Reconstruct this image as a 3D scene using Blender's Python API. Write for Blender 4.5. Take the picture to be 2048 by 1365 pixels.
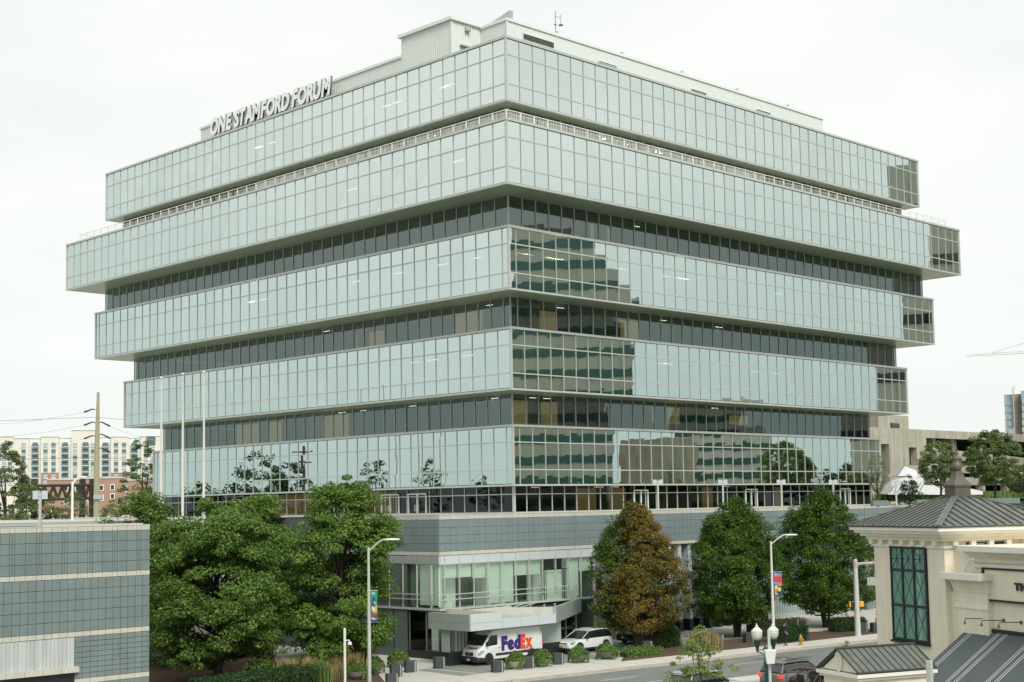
import bpy, bmesh, math, random
import numpy as np
from mathutils import Matrix, Vector
SC = bpy.context.scene
for o in list(bpy.data.objects): bpy.data.objects.remove(o)
R = math.radians
random.seed(7)
# ------------------------------------------------------------------ camera
FPX, PPX, PPY = 2884.23, 1078.35, 769.49
YAW, PIT, ROL = 0.778281475, 0.0837301768, -0.018017868
CAM = np.array([-79.1182277, -81.1003209, 0.593172702])
_F = np.array([math.cos(PIT)*math.cos(YAW), math.cos(PIT)*math.sin(YAW), math.sin(PIT)])
_R = np.cross(_F, [0, 0, 1]); _R /= np.linalg.norm(_R); _U = np.cross(_R, _F)
_R, _U = math.cos(ROL)*_R+math.sin(ROL)*_U, -math.sin(ROL)*_R+math.cos(ROL)*_U
cam = bpy.data.cameras.new('camera'); cam.sensor_width = 36; cam.lens = FPX/2048*36
cam.shift_x = -(PPX-1024)/2048; cam.shift_y = (PPY-682.5)/2048
cam.clip_start = 0.5; cam.clip_end = 6000
co = bpy.data.objects.new('camera', cam); SC.collection.objects.link(co)
co.matrix_world = Matrix(((_R[0], _U[0], -_F[0], CAM[0]), (_R[1], _U[1], -_F[1], CAM[1]), (_R[2], _U[2], -_F[2], CAM[2]), (0, 0, 0, 1)))
SC.camera = co
# ------------------------------------------------------------------ sky and sun
SUN_AZ, SUN_EL = R(-112), R(46)
w = bpy.data.worlds.new('World'); SC.world = w; w.use_nodes = True
nt = w.node_tree; nt.nodes.clear()
def N(nt, t, **k):
    n = nt.nodes.new(t)
    for a, b in k.items():
        if a.startswith('i_'): n.inputs[a[2:].replace('_', ' ')].default_value = b
        else: setattr(n, a, b)
    return n
out = N(nt, 'ShaderNodeOutputWorld'); sky = N(nt, 'ShaderNodeTexSky'); sky.sky_type = 'NISHITA'; sky.sun_disc = False
sky.sun_elevation = SUN_EL; sky.sun_rotation = R(90)-SUN_AZ
b1 = N(nt, 'ShaderNodeBackground'); b1.inputs[1].default_value = 0.1
b2 = N(nt, 'ShaderNodeBackground'); b2.inputs[1].default_value = 1.0
mx = N(nt, 'ShaderNodeMixShader'); mx.inputs[0].default_value = 0.95
tc = N(nt, 'ShaderNodeTexCoord'); mp = N(nt, 'ShaderNodeMapping'); mp.inputs['Scale'].default_value = (1.0, 1.0, 3.2); mp.inputs['Location'].default_value = (1.7, .35, .2)
no = N(nt, 'ShaderNodeTexNoise'); no.inputs['Scale'].default_value = 2.1; no.inputs['Detail'].default_value = 5; no.inputs['Roughness'].default_value = .5
cr = N(nt, 'ShaderNodeValToRGB'); cr.color_ramp.elements[0].position = .36; cr.color_ramp.elements[0].color = (.80, .835, .81, 1)
cr.color_ramp.elements[1].position = .56; cr.color_ramp.elements[1].color = (.90, .912, .885, 1)
L = nt.links.new
L(tc.outputs['Generated'], mp.inputs[0]); L(mp.outputs[0], no.inputs[0]); L(no.outputs[0], cr.inputs[0]); 
dt = N(nt, 'ShaderNodeVectorMath', operation='DOT_PRODUCT'); dt.inputs[1].default_value = (-.712, -.702, 0); L(tc.outputs['Generated'], dt.inputs[0])
r1 = N(nt, 'ShaderNodeMapRange', interpolation_type='SMOOTHSTEP'); r1.inputs[1].default_value = -.85; r1.inputs[2].default_value = -.15; L(dt.outputs['Value'], r1.inputs[0])
sx = N(nt, 'ShaderNodeSeparateXYZ'); L(tc.outputs['Generated'], sx.inputs[0])
r2 = N(nt, 'ShaderNodeMapRange', interpolation_type='SMOOTHSTEP'); r2.inputs[1].default_value = -.02; r2.inputs[2].default_value = .34; r2.inputs[3].default_value = 1; r2.inputs[4].default_value = 0; L(sx.outputs[2], r2.inputs[0])
mu = N(nt, 'ShaderNodeMath', operation='MULTIPLY'); L(r1.outputs[0], mu.inputs[0]); L(r2.outputs[0], mu.inputs[1])
mc = N(nt, 'ShaderNodeMixRGB', blend_type='MULTIPLY'); mc.inputs[2].default_value = (.62, .72, .75, 1); L(mu.outputs[0], mc.inputs[0]); L(cr.outputs[0], mc.inputs[1]); L(mc.outputs[0], b2.inputs[0])
L(sky.outputs[0], b1.inputs[0]); L(b1.outputs[0], mx.inputs[1]); L(b2.outputs[0], mx.inputs[2]); L(mx.outputs[0], out.inputs[0])
sl = bpy.data.lights.new('sun', 'SUN'); sl.energy = 2.5; sl.angle = R(24); sl.color = (1, .965, .91)
so = bpy.data.objects.new('sun', sl); SC.collection.objects.link(so)
so.rotation_euler = Vector((-math.cos(SUN_AZ)*math.cos(SUN_EL), -math.sin(SUN_AZ)*math.cos(SUN_EL), -math.sin(SUN_EL))).to_track_quat('-Z', 'Y').to_euler()
SC.view_settings.view_transform = 'Standard'; SC.view_settings.look = 'None'; SC.view_settings.exposure = 0.17; SC.view_settings.gamma = 1
SC.view_settings.use_curve_mapping = False
SC.render.engine = 'CYCLES'; SC.cycles.max_bounces = 8; SC.cycles.transparent_max_bounces = 12
G = -10.6; S = 64.008; W = 1.524
# ------------------------------------------------------------------ surveying helpers: a sight line cut by a plane of the place
def ray(x, y): return _F+_R*(x-PPX)/FPX-_U*(y-PPY)/FPX
def onz(x, y, z=G): v = ray(x, y); return CAM+v*((z-CAM[2])/v[2])
def onx(x, y, X): v = ray(x, y); return CAM+v*((X-CAM[0])/v[0])
def ony(x, y, Y): v = ray(x, y); return CAM+v*((Y-CAM[1])/v[1])
def ond(x, y, D): return CAM+ray(x, y)*D
# ------------------------------------------------------------------ mesh helpers
class MB:
    def __init__(s): s.v = []; s.f = []; s.m = []
    def add(s, vs, fs, mi=0, M=None):
        k = len(s.v)
        if M is not None: vs = [tuple(M @ Vector(p)) for p in vs]
        s.v += [tuple(map(float, p)) for p in vs]; s.f += [tuple(i+k for i in f) for f in fs]; s.m += [mi]*len(fs); return s
    def quad(s, a, b, c, d, mi=0): return s.add([a, b, c, d], [(0, 1, 2, 3)], mi)
    def box(s, x0, y0, z0, x1, y1, z1, mi=0, M=None):
        x0, x1 = min(x0, x1), max(x0, x1); y0, y1 = min(y0, y1), max(y0, y1); z0, z1 = min(z0, z1), max(z0, z1)
        return s.add([(x0, y0, z0), (x1, y0, z0), (x1, y1, z0), (x0, y1, z0), (x0, y0, z1), (x1, y0, z1), (x1, y1, z1), (x0, y1, z1)],
                     [(0, 3, 2, 1), (4, 5, 6, 7), (0, 1, 5, 4), (1, 2, 6, 5), (2, 3, 7, 6), (3, 0, 4, 7)], mi, M)
    def prism(s, poly, z0, z1, mi=0, M=None):
        n = len(poly); vs = [(p[0], p[1], z0) for p in poly]+[(p[0], p[1], z1) for p in poly]
        fs = [tuple(range(n-1, -1, -1)), tuple(range(n, 2*n))]+[(i, (i+1) % n, n+(i+1) % n, n+i) for i in range(n)]
        return s.add(vs, fs, mi, M)
    def tube(s, pts, r, n=8, mi=0, M=None, cap=True):
        pts = [Vector(p) for p in pts]; rs = r if hasattr(r, '__len__') else [r]*len(pts); vs = []; fs = []
        a = None
        for i, p in enumerate(pts):
            d = (pts[min(i+1, len(pts)-1)]-pts[max(i-1, 0)]).normalized()
            if a is None: a = d.orthogonal().normalized()
            else: a = (a-d*a.dot(d)); a = a.normalized() if a.length > 1e-6 else d.orthogonal().normalized()
            b = d.cross(a)
            for k in range(n):
                t = 2*math.pi*(k+.5)/n; vs.append(tuple(p+(a*math.cos(t)+b*math.sin(t))*rs[i]))
        for i in range(len(pts)-1):
            for k in range(n): fs.append((i*n+k, i*n+(k+1) % n, (i+1)*n+(k+1) % n, (i+1)*n+k))
        if cap: fs += [tuple(range(n-1, -1, -1)), tuple(range((len(pts)-1)*n, len(pts)*n))]
        return s.add(vs, fs, mi, M)
    def lathe(s, prof, n=16, c=(0, 0, 0), mi=0, M=None, rot=0):
        vs = []; fs = []
        for r, z in prof:
            for k in range(n): t = 2*math.pi*k/n+rot; vs.append((c[0]+r*math.cos(t), c[1]+r*math.sin(t), c[2]+z))
        for i in range(len(prof)-1):
            for k in range(n): fs.append((i*n+k, i*n+(k+1) % n, (i+1)*n+(k+1) % n, (i+1)*n+k))
        fs += [tuple(range(n-1, -1, -1)), tuple(range((len(prof)-1)*n, len(prof)*n))]
        return s.add(vs, fs, mi, M)
    def build(s, name, mats, parent=None, kind=None, smooth=False, bevel=0, label=None):
        me = bpy.data.meshes.new(name); me.from_pydata(s.v, [], s.f)
        mats = mats if isinstance(mats, (list, tuple)) else [mats]
        for m in mats: me.materials.append(m)
        if len(mats) > 1: me.polygons.foreach_set('material_index', s.m)
        me.update()
        if smooth: me.polygons.foreach_set('use_smooth', [True]*len(me.polygons))
        return link(name, me, parent, kind, bevel, label)
def link(name, me, parent=None, kind=None, bevel=0, label=None):
    o = bpy.data.objects.new(name, me); SC.collection.objects.link(o)
    if parent is not None: o.parent = parent
    if kind: o['kind'] = kind
    if label: o['label'] = label
    if bevel:
        b = o.modifiers.new('bevel', 'BEVEL'); b.width = bevel; b.segments = 2; b.limit_method = 'ANGLE'
    return o
def tag(o, label, cat, group=None):
    o['label'] = label; o['category'] = cat
    if group: o['group'] = group
    return o
def thing(name, label, cat, loc=(0, 0, 0), rz=0, group=None):
    o = bpy.data.objects.new(name, None); SC.collection.objects.link(o); o.location = [float(q) for q in loc]; o.rotation_euler = (0, 0, rz)
    o.empty_display_size = .3
    return tag(o, label, cat, group)
def dup(root, loc, rz=0, label=None, sc=None):
    r = root.copy(); SC.collection.objects.link(r); r.location = [float(q) for q in loc]; r.rotation_euler = (0, 0, rz)
    if sc is not None: r.scale = sc
    if label: r['label'] = label
    def rec(a, b):
        for ch in list(a.children):
            c = ch.copy(); SC.collection.objects.link(c); c.parent = b; rec(ch, c)
    rec(root, r); return r
# ------------------------------------------------------------------ materials
def mat(name, col, rough=.6, metal=0, spec=.5, noise=0, nscale=2.0, bump=0, bscale=20., emit=None, estr=0, coat=0, streak=0):
    m = bpy.data.materials.new(name); m.use_nodes = True; t = m.node_tree; b = t.nodes['Principled BSDF']
    b.inputs['Base Color'].default_value = (*col, 1); b.inputs['Roughness'].default_value = rough; b.inputs['Metallic'].default_value = metal
    b.inputs['Specular IOR Level'].default_value = spec; b.inputs['Coat Weight'].default_value = coat
    if emit: b.inputs['Emission Color'].default_value = (*emit, 1); b.inputs['Emission Strength'].default_value = estr
    l = t.links.new
    if noise or bump or streak:
        g = N(t, 'ShaderNodeNewGeometry')
    if noise or streak:
        n1 = N(t, 'ShaderNodeTexNoise'); n1.inputs['Scale'].default_value = nscale; n1.inputs['Detail'].default_value = 6; n1.inputs['Roughness'].default_value = .65
        l(g.outputs['Position'], n1.inputs['Vector'])
        mr = N(t, 'ShaderNodeMapRange'); mr.inputs[1].default_value = .3; mr.inputs[2].default_value = .7; mr.inputs[3].default_value = 1-noise; mr.inputs[4].default_value = 1+noise
        l(n1.outputs[0], mr.inputs[0]); f = mr.outputs[0]
        if streak:
            mp = N(t, 'ShaderNodeMapping'); mp.inputs['Scale'].default_value = (1.6, 1.6, .12); l(g.outputs['Position'], mp.inputs[0])
            n2 = N(t, 'ShaderNodeTexNoise'); n2.inputs['Scale'].default_value = 1.2; n2.inputs['Detail'].default_value = 5; l(mp.outputs[0], n2.inputs['Vector'])
            m2 = N(t, 'ShaderNodeMapRange'); m2.inputs[1].default_value = .4; m2.inputs[2].default_value = .7; m2.inputs[3].default_value = 1; m2.inputs[4].default_value = 1-streak
            l(n2.outputs[0], m2.inputs[0]); mm = N(t, 'ShaderNodeMath', operation='MULTIPLY'); l(f, mm.inputs[0]); l(m2.outputs[0], mm.inputs[1]); f = mm.outputs[0]
        vm = N(t, 'ShaderNodeVectorMath', operation='SCALE'); vm.inputs[0].default_value = col; l(f, vm.inputs['Scale']); l(vm.outputs[0], b.inputs['Base Color'])
    if bump:
        n3 = N(t, 'ShaderNodeTexNoise'); n3.inputs['Scale'].default_value = bscale; n3.inputs['Detail'].default_value = 4; l(g.outputs['Position'], n3.inputs['Vector'])
        bp = N(t, 'ShaderNodeBump'); bp.inputs['Strength'].default_value = 1; bp.inputs['Distance'].default_value = bump
        l(n3.outputs[0], bp.inputs['Height']); l(bp.outputs[0], b.inputs['Normal'])
    return m
def glass(name, gcol, tcol, fac, bdist=.0010, bscale=.9, dark=(.01, .014, .012), darkf=.0, rough=0.0, vary=0.):
    # coated architectural glass: mirror part + see-through part, float-glass waviness as a low bump
    m = bpy.data.materials.new(name); m.use_nodes = True; t = m.node_tree; t.nodes.clear(); l = t.links.new
    o = N(t, 'ShaderNodeOutputMaterial'); g = N(t, 'ShaderNodeBsdfGlossy'); g.inputs['Color'].default_value = (*gcol, 1); g.inputs['Roughness'].default_value = rough
    if vary:
        g0 = N(t, 'ShaderNodeNewGeometry'); q0 = N(t, 'ShaderNodeVectorMath', operation='SCALE'); q0.inputs['Scale'].default_value = 1/1.524; l(g0.outputs['Position'], q0.inputs[0])
        q1 = N(t, 'ShaderNodeVectorMath', operation='FLOOR'); l(q0.outputs[0], q1.inputs[0]); q2 = N(t, 'ShaderNodeVectorMath', operation='MULTIPLY'); q2.inputs[1].default_value = (1, 1, 0); l(q1.outputs[0], q2.inputs[0])
        wn = N(t, 'ShaderNodeTexWhiteNoise'); l(q2.outputs[0], wn.inputs['Vector']); mr = N(t, 'ShaderNodeMapRange'); mr.inputs[3].default_value = 1-vary; mr.inputs[4].default_value = 1+vary; l(wn.outputs['Value'], mr.inputs[0])
        sc_ = N(t, 'ShaderNodeVectorMath', operation='SCALE'); sc_.inputs[0].default_value = gcol; l(mr.outputs[0], sc_.inputs['Scale']); l(sc_.outputs[0], g.inputs['Color'])
    tr = N(t, 'ShaderNodeBsdfTransparent'); tr.inputs[0].default_value = (*tcol, 1); df = N(t, 'ShaderNodeBsdfDiffuse'); df.inputs[0].default_value = (*dark, 1)
    m1 = N(t, 'ShaderNodeMixShader'); m1.inputs[0].default_value = darkf; l(tr.outputs[0], m1.inputs[1]); l(df.outputs[0], m1.inputs[2])
    fr = N(t, 'ShaderNodeFresnel'); gb = N(t, 'ShaderNodeNewGeometry'); mi_ = N(t, 'ShaderNodeMapRange'); mi_.inputs[3].default_value = 1.45; mi_.inputs[4].default_value = 1/1.45; l(gb.outputs['Backfacing'], mi_.inputs[0]); l(mi_.outputs[0], fr.inputs[0])
    ma = N(t, 'ShaderNodeMath', operation='MULTIPLY_ADD'); ma.inputs[1].default_value = 1-fac; ma.inputs[2].default_value = fac; l(fr.outputs[0], ma.inputs[0])
    m2 = N(t, 'ShaderNodeMixShader'); l(ma.outputs[0], m2.inputs[0]); l(m1.outputs[0], m2.inputs[1]); l(g.outputs[0], m2.inputs[2]); l(m2.outputs[0], o.inputs[0])
    ge = N(t, 'ShaderNodeNewGeometry'); mp = N(t, 'ShaderNodeMapping'); mp.inputs['Scale'].default_value = (1, 1, 1.5)
    n1 = N(t, 'ShaderNodeTexNoise'); n1.inputs['Scale'].default_value = bscale; n1.inputs['Detail'].default_value = 1.5
    l(ge.outputs['Position'], mp.inputs[0]); l(mp.outputs[0], n1.inputs['Vector'])
    bp = N(t, 'ShaderNodeBump'); bp.inputs['Distance'].default_value = bdist; bp.inputs['Strength'].default_value = 1; l(n1.outputs[0], bp.inputs['Height']); l(bp.outputs[0], g.inputs['Normal'])
    return m
M = {}
M['alu'] = mat('pale_aluminium', (.52, .54, .50), .42, .25, noise=.05)
M['alu_d'] = mat('dark_gasket', (.10, .11, .10), .6)
M['gask'] = mat('mullion_flank', (.30, .33, .30), .6)
M['r1_glass'] = glass('clear_terrace_glass', (.8, .9, .86), (.9, .92, .9), .04, .0006)
M['band_glass'] = glass('mirror_green_glass', (.745, .815, .768), (.5, .62, .56), .93, .0010, .62, vary=.035)
M['rec_glass'] = glass('grey_vision_glass', (.80, .92, .86), (.34, .39, .35), .17, .0008)
M['lob_glass'] = glass('dark_lobby_glass', (.8, .9, .86), (.22, .23, .20), .03, .0006)
M['soffit'] = mat('soffit_panel', (.27, .33, .24), .3, 0, .6, noise=.08)
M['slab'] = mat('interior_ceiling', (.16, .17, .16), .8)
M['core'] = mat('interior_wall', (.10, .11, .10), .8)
M['warm'] = mat('interior_glow_wall', (.36, .28, .12), .8, noise=.5, nscale=.8, emit=(1, .70, .30), estr=.26)  # wall emits by itself, room light put into the material
M['blind'] = mat('interior_blind', (.78, .73, .70), .8)
M['lampy'] = mat('ceiling_light', (.9, .9, .8), .5, emit=(1, .95, .82), estr=5)
M['siding'] = mat('ribbed_metal_siding', (.70, .74, .70), .6, 0, noise=.02)
M['tile'] = mat('blue_grey_tile', (.185, .232, .222), .32, 0, .5, noise=.10, nscale=.7, streak=.10)
M['tile_cool'] = mat('blue_tile_high', (.195, .242, .245), .32, 0, .5, noise=.08, nscale=.6, streak=.08)
M['joint'] = mat('tile_joint', (.085, .105, .10), .8)
M['strip'] = mat('beige_tile_strip', (.53, .52, .44), .55, noise=.06, nscale=3, streak=.1)
M['conc'] = mat('weathered_concrete', (.46, .435, .35), .85, noise=.12, nscale=.6, bump=.01, bscale=6, streak=.28)
M['conc_l'] = mat('pale_concrete', (.47, .47, .42), .85, noise=.08, nscale=1.5, bump=.004)
M['black'] = mat('black_stone', (.018, .022, .02), .35)
M['white'] = mat('white_paint', (.75, .76, .72), .4, coat=.3)
M['letter'] = mat('white_letter', (.92, .93, .9), .4)
M['letter_side'] = mat('letter_side', (.16, .17, .165), .5)  # shade on the flanks of the letters, put into a dark colour
M['panel'] = mat('brushed_metal_panel', (.44, .50, .475), .33, .35, noise=.05, nscale=1.2)
M['panel_w'] = mat('light_metal_panel', (.60, .65, .66), .35, .2, noise=.03)
# ------------------------------------------------------------------ ground, streets
M['ground'] = mat('far_ground', (.13, .14, .10), .9, noise=.2, nscale=.05)
M['asphalt'] = mat('asphalt', (.165, .178, .165), .85, noise=.15, nscale=.35, bump=.006, bscale=40, streak=.06)
M['walk'] = mat('concrete_sidewalk', (.52, .50, .45), .85, noise=.11, nscale=.9, bump=.003, streak=.08)
M['drive'] = mat('driveway_paving', (.21, .225, .20), .8, noise=.08, nscale=1.5)
M['kerb'] = mat('kerb_concrete', (.38, .36, .30), .85, noise=.15, nscale=2)
M['mulch'] = mat('bark_mulch', (.085, .055, .033), .95, noise=.35, nscale=5, bump=.04, bscale=14)
M['line'] = mat('road_paint', (.66, .66, .62), .6, noise=.15, nscale=4)
def sheet(name, poly, z, m, kind='structure', parent=None):
    b = MB(); b.add([(p[0], p[1], z) for p in poly], [tuple(range(len(poly)))]); return b.build(name, m, parent, kind)
sheet('ground', [(-900, -900), (2500, -900), (2500, 2500), (-900, 2500)], G-.02, M['ground'])
TH = R(-6.8); SE = np.array([math.cos(TH), math.sin(TH)]); SN = np.array([-math.sin(TH), math.cos(TH)])   # along / across (away from camera)
P0 = np.array([-14.2, -14.15])                                                                                # far kerb line
def st(u, v, z=G): p = P0+SE*u+SN*v; return (p[0], p[1], z)
def strip(name, u0, u1, v0, v1, z, m, kind='structure', parent=None):
    return sheet(name, [st(u0, v0)[:2], st(u1, v0)[:2], st(u1, v1)[:2], st(u0, v1)[:2]], z, m, kind, parent)
road = strip('street', -60, 160, -9.3, 0, G, M['asphalt'])
# kerbs
for v, nm in ((0, 'far'), (-9.3, 'near')):
    b = MB(); s_ = .16 if v == 0 else -.16
    us = [-60+4*i for i in range(56)]
    for a in us:
        p = [st(a+.02, v), st(a+3.98, v), st(a+3.98, v+s_), st(a+.02, v+s_)]
        if s_ < 0: p = p[::-1]
        b.prism([q[:2] for q in p], G-.02, G+.13)
    b.build('kerb', M['kerb'], None, 'structure')
# sidewalk far side
b = MB(); b.prism([st(-60, .16)[:2], st(160, .16)[:2], st(160, 3.0)[:2], st(-60, 3.0)[:2]], G-.02, G+.125)
walk = b.build('sidewalk', M['walk'], None, 'structure')
# joints across the sidewalk
b = MB()
for i in range(60):
    u = -30+i*1.6; b.add([st(u, .17, G+.128), st(u+.03, .17, G+.128), st(u+.03, 2.98, G+.128), st(u, 2.98, G+.128)], [(0, 1, 2, 3)])
b.build('sidewalk_joint', M['kerb'], walk, 'stuff')
# near side: verge island, parking lane, sidewalk
b = MB(); b.prism([st(-60, -11.0)[:2], st(160, -11.0)[:2], st(160, -9.46)[:2], st(-60, -9.46)[:2]], G-.02, G+.125)
b.build('verge', M['walk'], None, 'structure')
strip('parking_lane', -60, 160, -40, -11.0, G, M['drive'])
# lane dashes (3 lanes)
def dash(pa, pb, wd=.11):
    a = np.array(pa); c = np.array(pb); d = (c-a)/np.linalg.norm(c-a); n = np.array([-d[1], d[0]])*wd/2
    sheet('lane_marking', [a-n, c-n, c+n, a+n], G+.004, M['line'], None, road)
for k in range(9):
    u = 5.0+(k-2)*12.2
    dash(st(u-.6, -3.55)[:2], st(u+2.5, -3.55)[:2])
for k in range(9):
    u = 4.6+(k-2)*12.2
    dash(st(u-.4, -6.35)[:2], st(u+2.6, -6.35)[:2])
tar = mat('tar_seam', (.06, .065, .06), .7)
rs = random.Random(4)
for i in range(9):
    u = -12+i*6.2+rs.uniform(-1, 1); v = -rs.uniform(1, 8); pts = [(u+k*rs.uniform(.3, .6), v+rs.uniform(-.25, .25)+k*rs.uniform(-.2, .2)) for k in range(7)]
    b = MB()
    for (ua, va), (ub, vb) in zip(pts, pts[1:]): b.add([st(ua, va-.02, G+.003), st(ub, vb-.02, G+.003), st(ub, vb+.02, G+.003), st(ua, va+.02, G+.003)], [(0, 1, 2, 3)])
    b.build('crack', tar, road)
b = MB(); b.add([st(-40, -4.98, G+.0025), st(120, -4.98, G+.0025), st(120, -4.93, G+.0025), st(-40, -4.93, G+.0025)], [(0, 1, 2, 3)]); b.build('paving_seam', tar, road)
pat = mat('asphalt_patch', (.125, .135, .125), .9, noise=.1, nscale=2)
for (u, v, a, c_) in ((6, -7.6, 2.6, 1.0), (20, -2.4, 3.2, 1.2), (-6, -1.6, 1.8, .9), (34, -6, 4, 1.4)): strip('asphalt_patch', u, u+a, v-c_/2, v+c_/2, G+.002, pat, None, road)
strip('gutter', -60, 160, -.45, -.01, G+.0035, M['kerb'], None, road)
mh = onz(1608, 1315); b = MB(); b.lathe([(.55, 0), (.55, .008), (.45, .009)], 20, (mh[0], mh[1], G+.001)); b.build('manhole_cover', M['alu_d'], road)
# forecourt paving of the office block
sheet('forecourt', [st(-60, 3.0)[:2], st(160, 3.0)[:2], (160, 30), (-60, 30)], G+.10, M['conc_l'])
# driveway patch and mulch beds
sheet('driveway', [(-14.5, -9.8), (5, -9.4), (19, -8.5), (19, -3.6), (5, -4.4), (-14, -4.6)], G+.104, M['drive'])
b = MB()
for i in range(7):
    x = -13+4.6*i; b.box(x, -9.6+.05*i, G+.104, x+.22, -4.6, G+.108)
b.box(-14.6, -10.0, G+.104, 19, -9.75, G+.108); b.build('paving_band', M['conc_l'], None, 'structure')
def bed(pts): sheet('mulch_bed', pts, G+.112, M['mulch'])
bed([onz(1236, 1336)[:2], onz(1450, 1306)[:2], onz(1545, 1298)[:2], onz(1700, 1277)[:2], onz(1790, 1268)[:2], onz(1790, 1258)[:2], onz(1700, 1262)[:2], onz(1600, 1268)[:2], onz(1440, 1284)[:2], onz(1330, 1296)[:2], onz(1250, 1312)[:2]])
bed([(-60, -10.5), (-24, -12.0), (-20.5, -9.4), (-15.8, -2.4), (-14.5, 0), (-13, 19.5), (-60, 19.5)])  # mulch, carried on as dark ground in place of shade under the maples

# ------------------------------------------------------------------ office tower
OFF = dict(b1=0, b2=-2, r2=0, b3=-.5, r3=1.5, b4=1, r4=3, b5=2.5, r5=3.05, r1=.9)
Z = dict(b1=(32.99, 38.34), b2=(25.24, 30.43), b3=(17.54, 22.70), b4=(9.90, 15.03), b5=(2.23, 7.31),
         r1=(30.43, 32.99), r2=(22.70, 25.24), r3=(15.03, 17.54), r4=(7.31, 9.90), r5=(0.02, 2.23))
tower = thing('office_tower', 'large stepped office block of pale green mirror glass with white roof lettering', 'office building', (0, 0, 0))
face_pt = {'A': lambda o, t, z: (o, o+t, z), 'B': lambda o, t, z: (o+t, o, z)}      # A: left face (normal -X), B: right face (normal -Y)
nrm = {'A': np.array([-1., 0, 0]), 'B': np.array([0, -1., 0])}
bars = [0, .24, .72, 1]
panes = []          # (score, quad, material key)
rng = random.Random(3)
def fpt(fc, o, t, z, out):  # point on face pushed out by 'out'
    p = np.array(face_pt[fc](o, t, z)); return p+nrm[fc]*out
def fbox(mb, fc, o, t0, t1, z0, z1, d0, d1, mi=0):
    a = fpt(fc, o, t0, z0, d0); c = fpt(fc, o, t1, z1, d1); mb.box(a[0], a[1], a[2], c[0], c[1], c[2], mi)
def pane(fc, o, t0, t1, z0, z1, key, wob=.0016):
    c = [fpt(fc, o, t, z, rng.uniform(-wob, wob)) for t, z in ((t0, z0), (t1, z0), (t1, z1), (t0, z1))]
    if fc == 'A': c = c[::-1]
    m = sum(c)/4; v = m-CAM; d = np.linalg.norm(v); sc = (t1-t0)*(z1-z0)*abs(v@nrm[fc])/d**3
    panes.append((sc, c, key))
for k in ('b1', 'b2', 'b3', 'b4', 'b5', 'r2', 'r3', 'r4', 'r5', 'r1'):
    o = OFF[k]*W; Ln = S-2*o; z0, z1 = Z[k]
    n0 = OFF[k]; frac = (n0 % 1)
    # joints sit on a common 1.524 m grid measured from the corner of the top storey
    lo = o; js = [lo]
    if k == 'r1': g0 = 1
    g = math.ceil(n0+.001)
    while g*W < S-o-.05: js.append(g*W); g += 1
    js.append(S-o)
    js = [j-o for j in js]
    band = k[0] == 'b'
    for fc in 'AB':
        b = MB()
        if band:
            hz = [z0+.16, None, None, z1-.2]; H = hz[3]-hz[0]; rows = [hz[0], hz[0]+H*.255, hz[0]+H*.735, hz[3]]
            fbox(b, fc, o, -.13 if fc == 'B' else .251, Ln+.13, z1-.2, z1, -.25, .13)             # coping
            fbox(b, fc, o, -.09 if fc == 'B' else .201, Ln+.09, z0, z0+.15, -.2, .09)             # sill
            for r_ in rows[1:3]: fbox(b, fc, o, .02, Ln-.02, r_-.045, r_+.045, 0, .045)
            for j in js[1:-1]: fbox(b, fc, o, j-.026, j+.026, z0+.152, z1-.202, 0, .055)
            fbox(b, fc, o, Ln-.09, Ln+.088, z0+.152, z1-.202, -.09, .088)
            if fc == 'B': fbox(b, fc, o, -.088, .09, z0+.152, z1-.202, -.09, .088)
            for i in range(len(js)-1):
                for r_ in range(3): pane(fc, o, js[i]+.045, js[i+1]-.045, rows[r_]+.04, rows[r_+1]-.04, 'band_glass')
            g_ = MB()
            for j in js[1:-1]:
                fbox(g_, fc, o, j+(.027 if fc == 'A' else -.027), j+(.044 if fc == 'A' else -.044), z0+.155, z1-.205, .004, .03)
            g_.build('gasket', M['gask'], tower, 'stuff')
        elif k == 'r1':
            for j in js[(fc == 'A'):]: fbox(b, fc, o, j-.03, j+.03, z0, z1, 0, .05)
            for i in range(len(js)-1): pane(fc, o, js[i]+.03, js[i+1]-.03, z0, z1, 'r1_glass', .001)
            bl = MB(); x = .1
            while x < Ln-.1:                                                # vertical blind slats behind the glass
                wd = .13; 
                if rng.random() > .13: fbox(bl, fc, o, x, x+wd, z0+.05, z1-.3, -.09-rng.random()*.03, -.08)
                x += .15
            bl.build('blind_slat', M['blind'], tower, 'stuff')
        else:
            for j in (js if fc == 'B' else js[1:]): fbox(b, fc, o, j-(.07 if j == 0 else .035), j+.035, z0, z1, 0 if j else -.035, .07)
            if k == 'r5':
                fbox(b, fc, o, 0, Ln, z1-.70, z1-.62, 0, .06); fbox(b, fc, o, -.08 if fc == 'B' else .101, Ln+.06, z0-.02, z0+.088, 0, .08)
                fc == 'B' and fbox(b, fc, o, -.10, .10, z0+.091, z1, -.1, .10)
                for i in range(len(js)-1):
                    pane(fc, o, js[i]+.035, js[i+1]-.035, z0+.09, z1-.70, 'lob_glass', .001); pane(fc, o, js[i]+.035, js[i+1]-.035, z1-.62, z1, 'lob_glass', .001)
            else:
                fbox(b, fc, o, 0, Ln, z0, z0+.07, 0, .05)
                for i in range(len(js)-1): pane(fc, o, js[i]+.035, js[i+1]-.035, z0+.07, z1, 'rec_glass', .0018)
            g_ = MB()
            for j in js[1:-1]:
                fbox(g_, fc, o, j+.036, j+.075, z0+.1, z1, .002, .05)
            g_.build('gasket', M['alu_d'], tower, 'stuff')
        b.build('mullion_grid', M['alu'], tower, 'stuff')
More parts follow.
